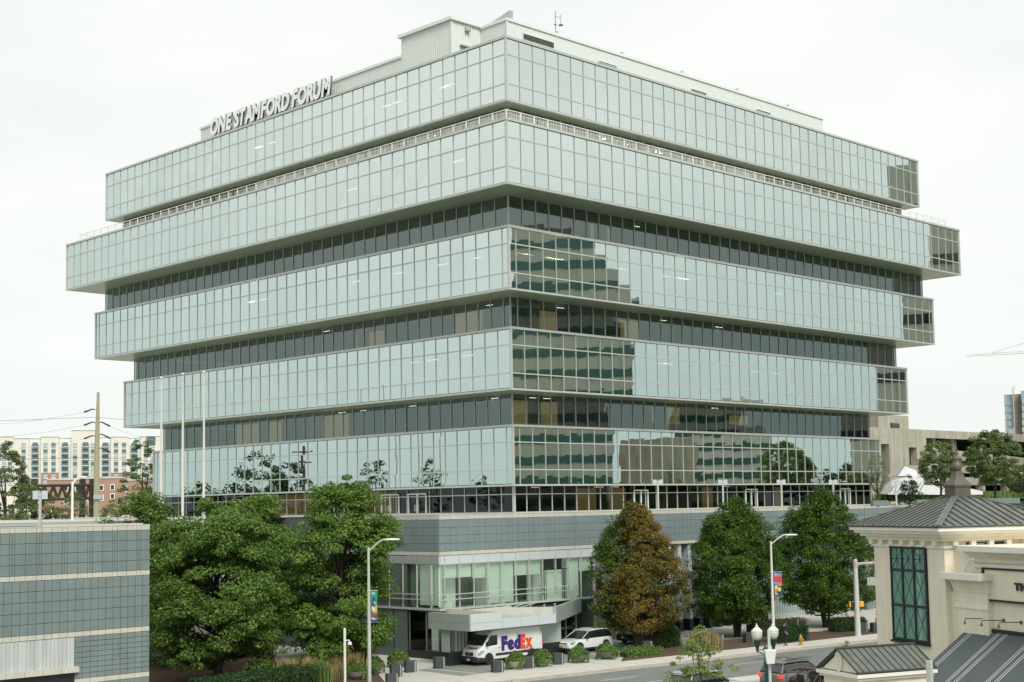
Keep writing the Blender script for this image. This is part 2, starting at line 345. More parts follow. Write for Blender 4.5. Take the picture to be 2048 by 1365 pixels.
# lobby doors
for fc, pxs in (('B', (1281, 1502, 1690)), ('A', (782, 836))):
    o = OFF['r5']*W
    for px in pxs:
        p = ony(px, 1015, o) if fc == 'B' else onx(px, 1015, o); t = (p[0] if fc == 'B' else p[1])-o; wd = 1.0 if fc == 'B' else 1.25; b = MB()
        for a in (-wd, -.05, wd-.1): fbox(b, fc, o, t+a, t+a+.1, .09, 1.85, .02, .14)
        fbox(b, fc, o, t-wd, t+wd, 1.75, 1.86, .02, .141)
        if fc == 'A':
            for a in (-.2, .2): fbox(b, fc, o, t+a-.02, t+a+.02, .3, .85, .15, .2)
        b.build('door_frame', M['white'], tower, 'stuff')
panes.sort(key=lambda p: -p[0])
for sc, c, key in panes[:300]:
    b = MB(); b.add(c, [(0, 1, 2, 3)]); b.build('pane', M[key], tower)
keys = ['band_glass', 'rec_glass', 'lob_glass', 'r1_glass']; rest = MB()
for sc, c, key in panes[300:]: rest.add(c, [(0, 1, 2, 3)], keys.index(key))
rest.build('far_panes', [M[k] for k in keys], tower, 'stuff')
# slabs / soffits / hidden faces
def ring(mb, o0, o1, z, th, mi=0):      # square ring between insets o0<o1
    a, c = o0, o1; T = S
    mb.box(a, a, z, T-a, c, z+th, mi); mb.box(a, T-c, z, T-a, T-a, z+th, mi); mb.box(a, c, z, c, T-c, z+th, mi); mb.box(T-c, c, z, T-a, T-c, z+th, mi)
seq = [('b1', 'r1'), ('b2', 'r2'), ('b3', 'r3'), ('b4', 'r4'), ('b5', 'r5')]
for bk, rk in seq:
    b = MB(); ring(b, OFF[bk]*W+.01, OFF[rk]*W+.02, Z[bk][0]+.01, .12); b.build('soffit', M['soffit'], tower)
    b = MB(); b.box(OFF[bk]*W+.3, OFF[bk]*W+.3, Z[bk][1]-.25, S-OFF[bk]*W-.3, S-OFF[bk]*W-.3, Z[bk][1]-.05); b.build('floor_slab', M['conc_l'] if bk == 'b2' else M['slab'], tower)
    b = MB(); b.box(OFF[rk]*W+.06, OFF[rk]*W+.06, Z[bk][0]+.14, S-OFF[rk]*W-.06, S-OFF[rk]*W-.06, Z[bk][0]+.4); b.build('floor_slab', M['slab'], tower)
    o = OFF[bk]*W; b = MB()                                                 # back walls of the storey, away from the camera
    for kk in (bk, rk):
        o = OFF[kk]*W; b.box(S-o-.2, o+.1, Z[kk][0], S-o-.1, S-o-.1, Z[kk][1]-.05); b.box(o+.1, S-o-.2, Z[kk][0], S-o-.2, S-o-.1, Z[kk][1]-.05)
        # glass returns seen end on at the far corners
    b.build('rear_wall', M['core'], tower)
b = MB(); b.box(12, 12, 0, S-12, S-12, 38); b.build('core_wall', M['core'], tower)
# self-glowing room walls and ceiling lights behind the glass
b = MB(); wr = MB()
def light_strip(fc, k, t, dz, ln=1.2):
    o = OFF[k]*W; z = Z[k][1]-dz; fbox(b, fc, o, t, t+ln, z, z+.05, -3.2-rng.random()*3, -3.0)
for fc, k, n in (('A', 'b3', 8), ('B', 'b3', 12), ('B', 'b1', 0), ('A', 'b1', 7), ('A', 'b2', 2), ('B', 'b4', 4), ('A', 'b4', 3), ('A', 'r3', 2), ('B', 'r3', 3), ('A', 'r4', 4), ('B', 'r4', 3), ('B', 'r2', 1), ('B', 'r1', 9), ('A', 'r1', 4), ('B', 'r5', 4)):
    for i in range(n):
        t = rng.random()**1.5*36+3
        if k[0] == 'r': fbox(b, fc, OFF[k]*W, t, t+rng.uniform(.7, 1.2), Z[k][1]-.09, Z[k][1]-.065, -1.4-.06, -1.4)
        else: fbox(b, fc, OFF[k]*W, t, t+1.2, Z[k][1]-1.6, Z[k][1]-1.55, -2.4, -2.2)
b.build('ceiling_light', M['lampy'], tower, 'stuff')
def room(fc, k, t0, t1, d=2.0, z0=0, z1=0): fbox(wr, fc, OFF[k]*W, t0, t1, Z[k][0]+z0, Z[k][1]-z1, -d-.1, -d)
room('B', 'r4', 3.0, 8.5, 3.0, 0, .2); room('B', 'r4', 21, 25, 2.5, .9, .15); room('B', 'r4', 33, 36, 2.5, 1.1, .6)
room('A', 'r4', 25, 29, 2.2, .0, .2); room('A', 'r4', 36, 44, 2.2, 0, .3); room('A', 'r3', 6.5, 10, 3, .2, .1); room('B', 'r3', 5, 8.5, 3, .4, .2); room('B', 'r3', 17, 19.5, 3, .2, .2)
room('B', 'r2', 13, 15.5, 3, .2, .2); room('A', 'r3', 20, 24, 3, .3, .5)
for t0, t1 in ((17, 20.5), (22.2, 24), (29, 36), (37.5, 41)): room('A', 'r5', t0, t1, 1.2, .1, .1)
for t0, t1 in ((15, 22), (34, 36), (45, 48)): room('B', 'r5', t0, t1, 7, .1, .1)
wr.build('glowing_room_wall', M['warm'], tower)
# interior columns seen as vertical bands
b = MB()
for k in ('r2', 'r3', 'r4', 'r5'):
    for fc in 'AB':
        for i in range(7): fbox(b, fc, OFF[k]*W, 4+i*8.5, 4.8+i*8.5, Z[k][0], Z[k][1], -2.2, -1.4)
b.build('column', mat('interior_column', (.38, .40, .36), .7), tower, 'stuff')
# terrace railing on the second storey roof
b = MB(); o = -1.35*W; zt = Z['b2'][1]; h = 1.05; Ln = S-2*o
pst = []
for fc in 'AB':
    fbox(b, fc, o, 0, Ln, zt+h-.05, zt+h, -.03, .03); fbox(b, fc, o, 0, Ln, zt+.16, zt+.19, -.02, .02); fbox(b, fc, o, 0, Ln, zt+.6*h+.1, zt+.6*h+.12, -.015, .015)
    n = int(Ln/W); 
    for i in range(n+1): fbox(b, fc, o, i*Ln/n-.035, i*Ln/n+.035, zt-.02, zt+h-.051, -.035, .034)
    x = .15
    while x < 34:
        fbox(b, fc, o, x-.012, x+.012, zt+.19, zt+h-.051, -.012, .012); x += .19
e = S-o
for (xa, ya, xb, yb) in ((e, o, e, e), (o, e, e, e)):
    b.tube([(xa, ya, zt+h), (xb, yb, zt+h)], .025, 4); b.tube([(xa, ya, zt+.65), (xb, yb, zt+.65)], .015, 4)
    for i in range(1, 22):
        q = i/22; b.tube([(xa+(xb-xa)*q, ya+(yb-ya)*q, zt), (xa+(xb-xa)*q, ya+(yb-ya)*q, zt+h)], .02, 4)
b.build('terrace_railing', M['white'], tower, 'stuff')
# ---- penthouse (mechanical storey)
Q = 7.4; PZ = 43.4; PE = 56.6; RZ = Z['b1'][1]-.1
pent = MB(); pent.box(Q, Q, RZ-.1, PE, PE, PZ-.25); pent = pent.build('penthouse', M['siding'], tower)
b = MB(); b.box(Q-.12, Q-.12, PZ-.25, PE+.1, PE+.1, PZ); b.build('roof_flashing', M['white'], pent)
b = MB()
t = Q+.3
while t < PE:
    b.box(t, Q-.022, RZ, t+.13, Q, PZ-.26)
    if t < 41: b.box(Q-.022, t, RZ, Q, t+.13, PZ-.26)
    t += .3
b.box(Q-.07, Q-.07, RZ, Q+.08, Q+.08, PZ-.26)
b.build('siding_rib', M['siding'], pent, 'stuff')
def louver(x0, x1, z0, z1, n):
    b = MB(); b.box(x0-.08, Q-.09, z0-.08, x1+.08, Q-.052, z1+.08, 0); b.box(x0, Q-.10, z0, x1, Q-.091, z1, 2)
    hh = (z1-z0)/n
    for i in range(n): b.box(x0, Q-.13, z0+i*hh+.02, x1, Q-.101, z0+i*hh+hh*.38, 0)
    b.build('louver', [M['siding'], M['alu_d'], M['black']], pent)
pa = ony(1047, 66, Q-.1); pb = ony(1108, 97, Q-.1); louver(pa[0], pb[0], pb[2], pa[2]-.05, 9)
for x0, y0, x1, y1 in ((1199, 122, 1233, 134), (1384, 178, 1413, 191), (1515, 219, 1541, 229)):
    pa = ony(x0, y0, Q-.1); pb = ony(x1, y1, Q-.1); louver(pa[0], pb[0], pb[2], pa[2], 2)
# roof equipment fins along the edge
for px, py in ((1112, 56), (1242, 101), (1362, 141), (1472, 178), (1574, 211)):
    p = ony(px, py, Q+.5); b = MB()
    b.add([(p[0]-.9, Q+.3, PZ), (p[0]+.1, Q+.3, PZ), (p[0]+.1, Q+.3, PZ+.5), (p[0]-.9, Q+2.2, PZ), (p[0]+.1, Q+2.2, PZ), (p[0]+.1, Q+2.2, PZ+.5)], [(0, 1, 2), (3, 5, 4), (0, 2, 5, 3), (1, 4, 5, 2), (0, 3, 4, 1)])
    b.build('roof_fin', M['panel'], pent)
# taller lift block
pl = onx(960, 51, Q); yb = pl[1]; pc = ony(902.4, 33.7, yb); XB = pc[0]; BZ = pc[2]; pe = onx(802.5, 76, XB)
lift = MB(); lift.box(XB, yb, RZ-.1, Q+6, pe[1], BZ-.3); lift = lift.build('lift_block', M['siding'], tower)
b = MB(); b.box(XB-.25, yb-.25, BZ-.3, Q+6, pe[1]+.25, BZ); b.build('roof_flashing', M['white'], lift)
b = MB(); t = yb+.3
while t < pe[1]-.1: b.box(XB-.028, t, RZ, XB, t+.13, BZ-.31); t += .28
t = XB+.3
while t < Q-.1: b.box(t, yb-.05, RZ, t+.13, yb, BZ-.31); t += .28
b.box(XB-.07, yb-.07, RZ, XB+.12, yb+.12, BZ-.31)
b.build('siding_rib', M['siding'], lift, 'stuff')
p1 = ony(928, 55, yb); p2 = ony(937, 66, yb); b = MB(); b.box(p1[0], yb-.35, p2[2], p2[0], yb-.051, p1[2]); b.build('vent_box', M['panel'], lift, bevel=.03)
p1 = ony(918, 90, yb); b = MB(); b.box(p1[0], yb-.35, p1[2]-.12, p1[0]+1.3, yb-.051, p1[2]); b.box(p1[0]+.12, yb-.07, RZ, p1[0]+1.18, yb-.052, p1[2]-.13); b.build('door_hood', M['panel'], lift)
# dark sloped screen behind the corner
p1 = onx(955, 46, Q+.6); p2 = onx(1014, 23, Q+.6); b = MB()
b.add([(Q+.6, p1[1], PZ), (Q+.6, Q+.2, PZ), (Q+.6, Q+.2, PZ+.9), (Q+1.0, p1[1], PZ), (Q+1.0, Q+.2, PZ), (Q+1.0, Q+.2, PZ+.9)], [(0, 2, 1), (3, 4, 5), (0, 3, 5, 2), (1, 2, 5, 4), (0, 1, 4, 3)])
b.build('roof_screen', M['panel'], pent)
# weather mast
p = ony(1111, 60, Q+.6); x, y, z = p[0], Q+.6, PZ; b = MB()
b.tube([(x, y, z), (x, y, z+2.4)], .03, 6); b.tube([(x, y, z+1.9), (x+.7, y, z+1.9), (x+.72, y, z+1.3)], .022, 6); b.lathe([(.03, 0), (.22, -.1), (.22, -.16), (.03, -.2)], 10, (x+.72, y, z+1.35)); b.tube([(x-.15, y, z+1.1), (x+.15, y, z+1.1)], .05, 6)
b.tube([(x+.7, y, z+1.9), (x+.7, y, z+2.2)], .02, 6)
b.build('weather_mast', M['alu_d'], pent)
p = onx(690, 183, Q); b = MB(); b.box(Q-.12, p[1]-1.6, p[2]-.12, Q-.04, p[1]+1.6, p[2]-.05, 0); b.box(Q-.12, p[1]-1.6, p[2]-.3, Q-.04, p[1]+1.6, p[2]-.22); b.build('vent_slot', M['panel'], pent)
# ---- roof letters
def text_mesh(ch, size, depth, offset=0., shear=0.):
    cu = bpy.data.curves.new('t', 'FONT'); cu.body = ch; cu.size = size; cu.extrude = depth; cu.offset = offset; cu.shear = shear; cu.resolution_u = 3
    cu.align_x = 'LEFT'
    ob = bpy.data.objects.new('t', cu); SC.collection.objects.link(ob); bpy.context.view_layer.update()
    dg = bpy.context.evaluated_depsgraph_get(); me = bpy.data.meshes.new_from_object(ob.evaluated_get(dg)); bpy.data.objects.remove(ob); bpy.data.curves.remove(cu)
    return me
def letters(txt, org, ux, uz, length, height, depth, mats, parent, offset=.03, shear=.0, gap=.08, space=.45, name='letter'):
    """row of solid letters: org = lower left corner, ux along, uz up, thickness towards the viewer"""
    ux = Vector(ux).normalized(); uz = Vector(uz).normalized(); un = ux.cross(uz)
    items = []; x = 0
    for ch in txt:
        if ch == ' ': x += space; continue
        me = text_mesh(ch, 1, .5, offset, shear); co_ = np.zeros(len(me.vertices)*3); me.vertices.foreach_get('co', co_); co_ = co_.reshape(-1, 3)
        if ch not in 'dbhkltfgpqyeacmnorsuvwxz' : y0, y1 = 0, .73
        x -= .07 if (shear and ch == 'A') else 0; items.append((me, co_, x-co_[:, 0].min())); x += co_[:, 0].max()-co_[:, 0].min()+gap*(1.6 if ch == 'T' and shear else 1)
    k = length/(x-gap); hs = height/.73
    for me, co_, dx in items:
        P = [org[i]+0*co_[:, 0] for i in range(3)]
        pts = np.array(org)[None, :]+np.outer((co_[:, 0]+dx)*k, ux)+np.outer(co_[:, 1]*hs, uz)+np.outer(co_[:, 2]*depth, -un*-1)
        me.vertices.foreach_set('co', pts.ravel()); me.materials.clear()
        for m in mats: me.materials.append(m)
        me.update()
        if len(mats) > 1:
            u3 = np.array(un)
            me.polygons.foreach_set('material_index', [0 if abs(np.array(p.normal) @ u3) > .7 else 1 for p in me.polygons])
        link(name, me, parent)
xl = Q-.75
pa = onx(422, 271, xl); pb = onx(664, 188, xl); pt = onx(650, 160, xl)
sign = thing('roof_sign', 'slanted white capital letters on the rooftop wall above the top glass storey', 'sign', (0, 0, 0))
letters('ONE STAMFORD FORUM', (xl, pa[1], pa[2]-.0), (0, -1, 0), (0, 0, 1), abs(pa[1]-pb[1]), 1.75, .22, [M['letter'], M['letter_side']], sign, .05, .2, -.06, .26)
b = MB(); b.box(xl+.1, pb[1], pa[2]+.3, xl+.16, pa[1], pa[2]+.36); b.box(xl+.1, pb[1], pa[2]+1.2, xl+.16, pa[1], pa[2]+1.26)
for i in range(14):
    y = pb[1]+(pa[1]-pb[1])*(i+.5)/14; b.box(xl+.16, y, pa[2]+.3, Q, y+.06, pa[2]+.36); b.box(xl+.16, y, pa[2]+1.2, Q, y+.06, pa[2]+1.26)
b.build('sign_rail', M['panel'], sign)
# ------------------------------------------------------------------ podium
PY = -1.126; PX = -8.75
podium = thing('podium', 'blue tiled podium with beige strips and a glazed entrance under the glass tower', 'podium', (0, 0, 0))
TL = .585                                                               # tile module
tiles = []
def tile_wall(org, ux, un, length, z_list, parent, tm, store, rows_of=4, wide=None):
    """org (x,y) start; ux along; un outward; z_list = [(z0, z1, kind)] ; fills store with (score, verts, kind)"""
    for z0, z1, kd in z_list:
        nr = rows_of if kd == 't' else 1
        n = max(1, int(round(length/TL)))
        for i in range(n):
            for r_ in range(nr):
                a = i*length/n+.009; c_ = (i+1)*length/n-.009; zz0 = z0+(z1-z0)*r_/nr+.012; zz1 = z0+(z1-z0)*(r_+1)/nr-.012
                dd = .03+rng.uniform(-.002, .002)+(0.006 if kd == 's' else 0)
                q = []
                for d in (0.0, dd):
                    for t, z in ((a, zz0), (c_, zz0), (c_, zz1), (a, zz1)):
                        q.append((org[0]+ux[0]*t+un[0]*d, org[1]+ux[1]*t+un[1]*d, z))
                m = np.array(q[4:]).mean(0)-CAM; d_ = np.linalg.norm(m); sc = abs(m[0]*un[0]+m[1]*un[1])/d_**3
                store.append((sc, q, kd))
TF = [(4, 5, 6, 7), (0, 1, 5, 4), (1, 2, 6, 5), (2, 3, 7, 6), (3, 0, 4, 7)]
def emit_tiles(store, parent, tm, nmax, name='tile'):
    store.sort(key=lambda t: -t[0])
    rest = MB()
    for i, (sc, q, kd) in enumerate(store):
        if i < nmax: MB().add(q, TF).build(name, M['strip'] if kd == 's' else tm, parent)
        else: rest.add(q, TF, 1 if kd == 's' else 0)
    if rest.v: rest.build('far_tiles', [tm, M['strip']], parent, 'stuff')
# bodies: upper volume (z -2.95..0) over a recessed lower part
b = MB(); b.box(PX, PY, -2.94, 48.67, 62, -.02); b.box(PX, 2.6, G, 48.67, 62, -2.95)
b.build('wall', M['joint'], podium)
sheet('plaza_paving', [(PX+.02, PY+.02), (48.6, PY+.02), (48.6, 0), (300, 54), (300, 300), (-60, 300), (-60, 20), (PX, 20)], .0, M['conc_l'])
b = MB(); b.box(-60, 20, G, PX-.01, 62, -.02); b.build('rear_terrace', M['conc_l'], podium)
Zs = [(-.31, 0, 's'), (-2.65, -.31, 't'), (-2.94, -2.65, 's')]
st_ = []
tile_wall((PX, PY), (1, 0), (0, -1), 15.54-PX, Zs, podium, None, st_)
tile_wall((18.4, PY), (1, 0), (0, -1), 48.67-18.4, Zs, podium, None, st_)
tile_wall((15.54, PY-.0), (1, 0), (0, -1), 18.4-15.54, Zs, podium, None, st_)
tile_wall((PX, 12), (0, -1), (-1, 0), 12-PY, Zs, podium, None, st_)
emit_tiles(st_, podium, M['tile_cool'], 285)
b = MB(); b.box(PX-.05, PY-.05, 0.001, 48.7, PY+.5, .05); b.box(PX-.05, PY+.501, .001, PX+.5, 20, .05); b.build('coping', M['strip'], podium)
# lower wall right of the glazed entrance: tile return, white fins, ribbed cladding
b = MB(); b.box(7.98, PY+.05, G, 17, 2.5, -2.95); b.build('tiled_return', M['tile_cool'], podium)
XF = 17.6
while XF < 32.5:
    b = MB(); b.box(XF, PY+.15, G+1.1, XF+.42, 2.58, -2.951, 0); b.box(XF-.03, PY+.12, G, XF+.45, 2.58, G+1.099, 1); b.build('fin', [M['panel_w'], M['black']], podium); XF += 1.38
b = MB(); b.box(33, .6, G, 48.6, 2.58, -2.951); x = 33
while x < 48.5: b.box(x, .5, G+.6, x+.2, .6, -2.951); x += .42
b.box(43.5, .3, G, 48.7, .499, -2.952)
b.build('ribbed_wall', M['panel'], podium)
p = ony(1714, 1079, PY+1.2); b = MB(); b.box(p[0]-.5, PY+1.0, p[2]-.25, p[0]+.5, PY+1.35, p[2]+.15); b.box(p[0]+.8, PY+1.1, p[2]-.35, p[0]+.9, PY+1.3, -2.951); b.box(p[0]+.501, PY+1.15, p[2]-.05, p[0]+.799, PY+1.25, p[2]+.02); b.build('security_camera', M['white'], podium, bevel=.05)
# wall beyond the overhang, running on at a slight angle
wa = R(12); wx = np.array([math.cos(wa), math.sin(wa)]); wn = np.array([wx[1], -wx[0]])
wing = thing('wing_wall', 'long dark blue tiled wall continuing to the right of the podium overhang', 'wall', (0, 0, 0))
p0 = np.array([48.72, PY]); q_ = [p0, p0+wx*130, p0+wx*130-wn*2, p0-wn*2]
b = MB(); b.prism([tuple(t) for t in q_], G, -.02); b.build('backing', M['joint'], wing)
st_ = []
tile_wall(p0, wx, wn, 46, Zs+[(-5.3, -2.94, 't'), (-5.6, -5.3, 's'), (-7.95, -5.6, 't'), (-8.25, -7.95, 's'), (G, -8.25, 't')], wing, None, st_)
tile_wall((48.72, .9), (0, -1), (-1, 0), 2.02, Zs+[(-5.3, -2.94, 't'), (-5.6, -5.3, 's'), (-7.95, -5.6, 't'), (-8.25, -7.95, 's'), (G, -8.25, 't')], wing, None, st_)
emit_tiles(st_, wing, M['tile'], 290)
# ---- glazed entrance hall
b = MB(); xs = [ony(x, 1120, PY)[0] for x in (888, 918, 946.6, 974.7, 1002.4, 1029, 1056, 1082, 1108, 1134, 1160, 1185.5)]
mod = (xs[-1]-xs[0])/11; xs = [xs[0]+mod*i for i in range(12)]
XE = xs[-1]; xs = [PX+.06]+xs
M['conc_p'] = mat('mossy_parapet', (.22, .24, .19), .9, noise=.2, nscale=.8, streak=.3)
M['shade'] = mat('glowing_roller_blind', (.82, .84, .78), .8, emit=(.92, .97, .92), estr=.12)  # faint emission stands in for light on the blinds and inner columns
M['hall'] = mat('entrance_interior', (.34, .36, .33), .8)
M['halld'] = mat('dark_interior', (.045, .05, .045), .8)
M['ent_glass'] = glass('pale_green_glass', (.85, .92, .88), (.86, .92, .88), .09, .0006)
M['brown'] = mat('amber_glow_wall', (.26, .11, .03), .7, emit=(1, .4, .1), estr=.035)  # amber room light painted in as a weak glow of the wall
hall = MB(); hall.box(PX+.3, 2.2, -7, XE, 2.5, -2.95); hall.box(PX+.3, PY+.3, -7.02, XE, 2.2, -6.9); hall.box(PX+.2, PY+.2, -3.05, XE, 2.5, -2.96)
hall.build('hall_interior', M['hall'], podium)
b = MB(); b.box(PX+.02, PY+.02, -3.6, XE, PY+.2, -2.95); b.box(PX+.02, PY+.2, -3.6, PX+.2, 9, -2.95); b.build('lintel', M['panel_w'], podium)
for i in range(len(xs)-1):
    MB().box(xs[i]+.03, PY-.04, -3.56, xs[i+1]-.03, PY+.015, -2.99).build('fascia_panel', M['panel_w'], podium)
    MB().box(xs[i]+.04, PY+.03, -6.78, xs[i+1]-.04, PY+.05, -3.62).build('window_pane', M['ent_glass'], podium)
    zb = -4.75 if i % 5 not in (0, 4) else -6.7
    if i in (8, 9): continue
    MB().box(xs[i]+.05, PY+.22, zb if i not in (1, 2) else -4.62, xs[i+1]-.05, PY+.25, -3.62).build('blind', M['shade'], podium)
b = MB(); 
for i, x in enumerate(xs[1:]): b.box(x-.035, PY-.08, -6.85, x+.035, PY+.02, -3.61)
b.box(PX-.05, PY-.1, -6.95, XE+.05, PY+.1, -6.80); b.box(PX-.06, PY-.09, -3.61, XE+.06, PY-.041, -3.57)
for z in (-5.8, -6.17): b.box(PX-.02, PY-.2, z-.03, XE-2, PY-.13, z+.03)
b.box(XE+.0, PY-.1, G, XE+.14, PY+.05, -2.96)
b.build('window_frame', M['alu'], podium)
for x in (-6.9, -3.2, -1.6, 2.3, 6.4):
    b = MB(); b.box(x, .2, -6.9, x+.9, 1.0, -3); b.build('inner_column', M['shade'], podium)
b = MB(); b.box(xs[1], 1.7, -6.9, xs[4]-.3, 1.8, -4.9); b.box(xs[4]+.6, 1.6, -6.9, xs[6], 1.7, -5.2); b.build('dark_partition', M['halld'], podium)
b = MB(); p1 = ony(1091, 1141, PY-.01); p2 = ony(1130, 1199, PY-.01); b.box(p1[0]-.3, PY-.03, p2[2], p1[0]-.26, PY-.02, p1[2]); b.box(p1[0]+.0, PY-.03, p2[2], p1[0]+.06, PY-.02, p1[2]); b.box(p2[0]-.1, PY-.03, p2[2], p2[0]-.03, PY-.02, p1[2]); b.box(p1[0]-.4, PY-.05, p1[2], p2[0]+.3, PY-.02, p1[2]+.06); b.box(p1[0]-.4, PY-.05, p2[2]-.06, p2[0]+.3, PY-.02, p2[2]); b.build('blackout_frame', M['black'], podium)
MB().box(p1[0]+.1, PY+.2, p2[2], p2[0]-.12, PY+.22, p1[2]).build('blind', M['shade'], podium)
# left return of the entrance hall
ys = [PY, PY+.9, PY+2.5, PY+4.1, PY+5.7, PY+7.3]
for i in range(5):
    MB().box(PX-.04, ys[i]+.03, -3.56, PX+.015, ys[i+1]-.03, -2.99).build('fascia_panel', M['panel'], podium)  # darker metal than the front: shade of the side face put into colour
    MB().box(PX+.03, ys[i]+.04, -6.78, PX+.05, ys[i+1]-.04, -3.62).build('window_pane', M['ent_glass'], podium)
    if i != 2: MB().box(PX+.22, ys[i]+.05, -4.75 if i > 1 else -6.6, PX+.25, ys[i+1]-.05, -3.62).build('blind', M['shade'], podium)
b = MB()
for y in ys[1:]: b.box(PX-.08, y-.035, -6.85, PX+.02, y+.035, -3.61)
for z in (-5.8, -6.17): b.box(PX-.2, PY, z-.03, PX-.13, 9, z+.03)
b.box(PX-.1, PY+.11, -6.95, PX+.1, 9, -6.80); b.build('window_frame', M['alu'], podium)
# ground floor under the canopy
b = MB(); b.box(PX+.02, PY+.02, G, XE, PY+.3, G+.7, 0); b.box(PX+.02, PY+.301, G, PX+.3, 9, G+.7, 0); b.build('plinth', M['black'], podium)
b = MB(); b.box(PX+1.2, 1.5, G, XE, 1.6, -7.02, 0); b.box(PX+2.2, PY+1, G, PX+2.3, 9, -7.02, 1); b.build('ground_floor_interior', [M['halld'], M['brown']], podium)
MB().box(PX+2.1, PY+2.0, G+.9, PX+2.19, 9, G+1.9).build('reception_counter', M['conc_l'], podium)
for y0, y1, mt in ((PY+.05, PY+1.5, 's'), (PY+1.6, PY+3.4, 'g'), (PY+3.5, PY+5.2, 'g'), (PY+5.3, PY+7, 'g'), (PY+7.1, PY+8.8, 'g')):
    MB().box(PX+.05, y0, G+.72, PX+.09, y1, -7.1).build('window_pane', M['ent_glass'] if mt == 's' else M['lob_glass'], podium)
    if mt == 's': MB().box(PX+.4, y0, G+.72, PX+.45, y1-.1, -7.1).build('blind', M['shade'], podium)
b = MB()
for y in (PY+1.55, PY+3.45, PY+5.25, PY+7.05): b.box(PX, y-.05, G+.7, PX+.12, y+.05, -7.1)
b.box(PX-.02, PY-.02, G+.7, PX+.14, PY+.14, -7.1); b.build('door_frame', M['alu_d'], podium, 'stuff')
x = PX+.2
for wd, k in ((.7, 's'), (1.0, 'g'), (1.5, 'g'), (1.5, 'g'), (1.5, 'g'), (1.5, 'g'), (1.5, 'g'), (1.5, 'g'), (1.2, 'g'), (1.2, 'g'), (1.2, 'g')):
    MB().box(x+.03, PY+.05, G+.72, x+wd-.03, PY+.09, -7.1).build('window_pane', M['ent_glass'], podium)
    MB().box(x+wd-.04, PY-.02, G+.7, x+wd+.04, PY+.12, -7.1).build('mullion', M['alu'], podium); x += wd
for i, xx in enumerate((XE-6.5, XE-4.1)): MB().box(xx, 1.0, -9.6, xx+1.9, 1.1, -7.5).build('glow_wall', M['brown'], podium)
# ---- entrance canopy (part of the podium)
CZ0, CZ1 = -7.97, -6.82
cn = onz(940.5, 1263.4, CZ0); cr_ = onz(1110.4, 1246, CZ0); c2 = onz(1009.6, 1257.3, CZ0)
poly = [(cn[0], cn[1]), (c2[0], cn[1]), (cr_[0], cn[1]), (6.3, PY-.02), (PX-.06, PY-.02), (PX-.06, -2.6), (cn[0], -2.6)]
b = MB(); b.prism(poly, CZ0+.02, CZ1-.52, 0)
# upstand around the roof: outer faces full height except the notch
def wallseg(p, q, z0, z1, th=.16, mi=0, bb=None):
    p = np.array(p, float); q = np.array(q, float); d = (q-p)/np.linalg.norm(q-p); n = np.array([-d[1], d[0]])*th
    bb.prism([tuple(p), tuple(q), tuple(q+n), tuple(p+n)], z0, z1, mi)
canopy = b.build('canopy', M['panel'], podium)
def fascia(p, q, z0, z1, segs, mt):
    p = np.array(p, float); q = np.array(q, float)
    L_ = np.linalg.norm(q-p); d = (q-p)/L_
    for i in range(segs):
        for (a0, a1) in ((z0, z0+(z1-z0)*.44), (z0+(z1-z0)*.45, z1)) if z1-z0 > .8 else ((z0, z1),):
            bb = MB(); wallseg(p+d*(L_*i/segs+.012), p+d*(L_*(i+1)/segs-.012), a0, a1-.005, -.05, 0, bb); wallseg(p+d*(L_*i/segs+.012), p+d*(L_*(i+1)/segs-.012), a0, a1-.005, .14, 0, bb); bb.build('fascia_panel', mt, canopy)
fascia(poly[0], poly[1], CZ0, CZ1, 1, M['panel_w']); fascia(poly[1], poly[2], CZ0, CZ1-.5, 3, M['panel_w'])
fascia(poly[2], poly[3], CZ0, CZ1, 3, M['panel']); fascia((cn[0], -2.6), poly[0], CZ0, CZ1, 2, M['panel'])  # side faces take the darker metal, their shade painted into the colour
b = MB(); wallseg((c2[0]+.1, cn[1]+4.6), (cr_[0], cn[1]+4.6), CZ1-.52, CZ1-.1, .15, 0, b); wallseg((c2[0], cn[1]+.2), (c2[0], cn[1]+9), CZ1-.52, CZ1, .15, 0, b); wallseg((cr_[0]-2.4, cn[1]+3.0), (cr_[0]-.05, cn[1]+.2), CZ1-.52, CZ1, .15, 0, b)
b.build('roof_kerb', M['strip'], canopy)
b = MB(); b.prism([(cn[0]+.2, cn[1]+.2), (c2[0]-.05, cn[1]+.2), (c2[0]-.05, -1.4), (PX-.3, -1.4), (PX-.3, -2.8), (cn[0]+.2, -2.8)], CZ1-.51, CZ1-.3); b.build('roof_membrane', M['conc'], canopy)
g_ = MB(); g_.add([(c2[0]+.3, cn[1]+4.7, CZ1-.3), (cr_[0]+1, cn[1]+4.7, CZ1-.3), (cr_[0]+3.5, PY-.4, CZ1-.12), (PX+1, PY-.4, CZ1-.12)], [(0, 1, 2, 3)]); g_.build('skylight', M['ent_glass'], canopy)
g_ = MB()
for i in range(7): q = i/6; g_.tube([(c2[0]+.3+(cr_[0]+.7-c2[0])*q, cn[1]+4.7, CZ1-.27), (PX+1+(cr_[0]+2.5-PX)*q, PY-.4, CZ1-.09)], .03, 4)
g_.build('skylight_bar', M['strip'], canopy)
pv = onz(898.5, 1336); b = MB(); b.box(pv[0], pv[1], G, pv[0]+1.9, pv[1]+.9, G+1.05, 1); b.box(pv[0]+.05, pv[1]+.05, G+1.051, pv[0]+.1, pv[1]+.85, CZ0+.018, 0)
for i in range(4): b.box(pv[0]+.7+i*.32, pv[1]+.1, G+1.051, pv[0]+.88+i*.32, pv[1]+.8, CZ0+.018, 0)
b.build('blade_column', [M['panel'], M['black']], podium)
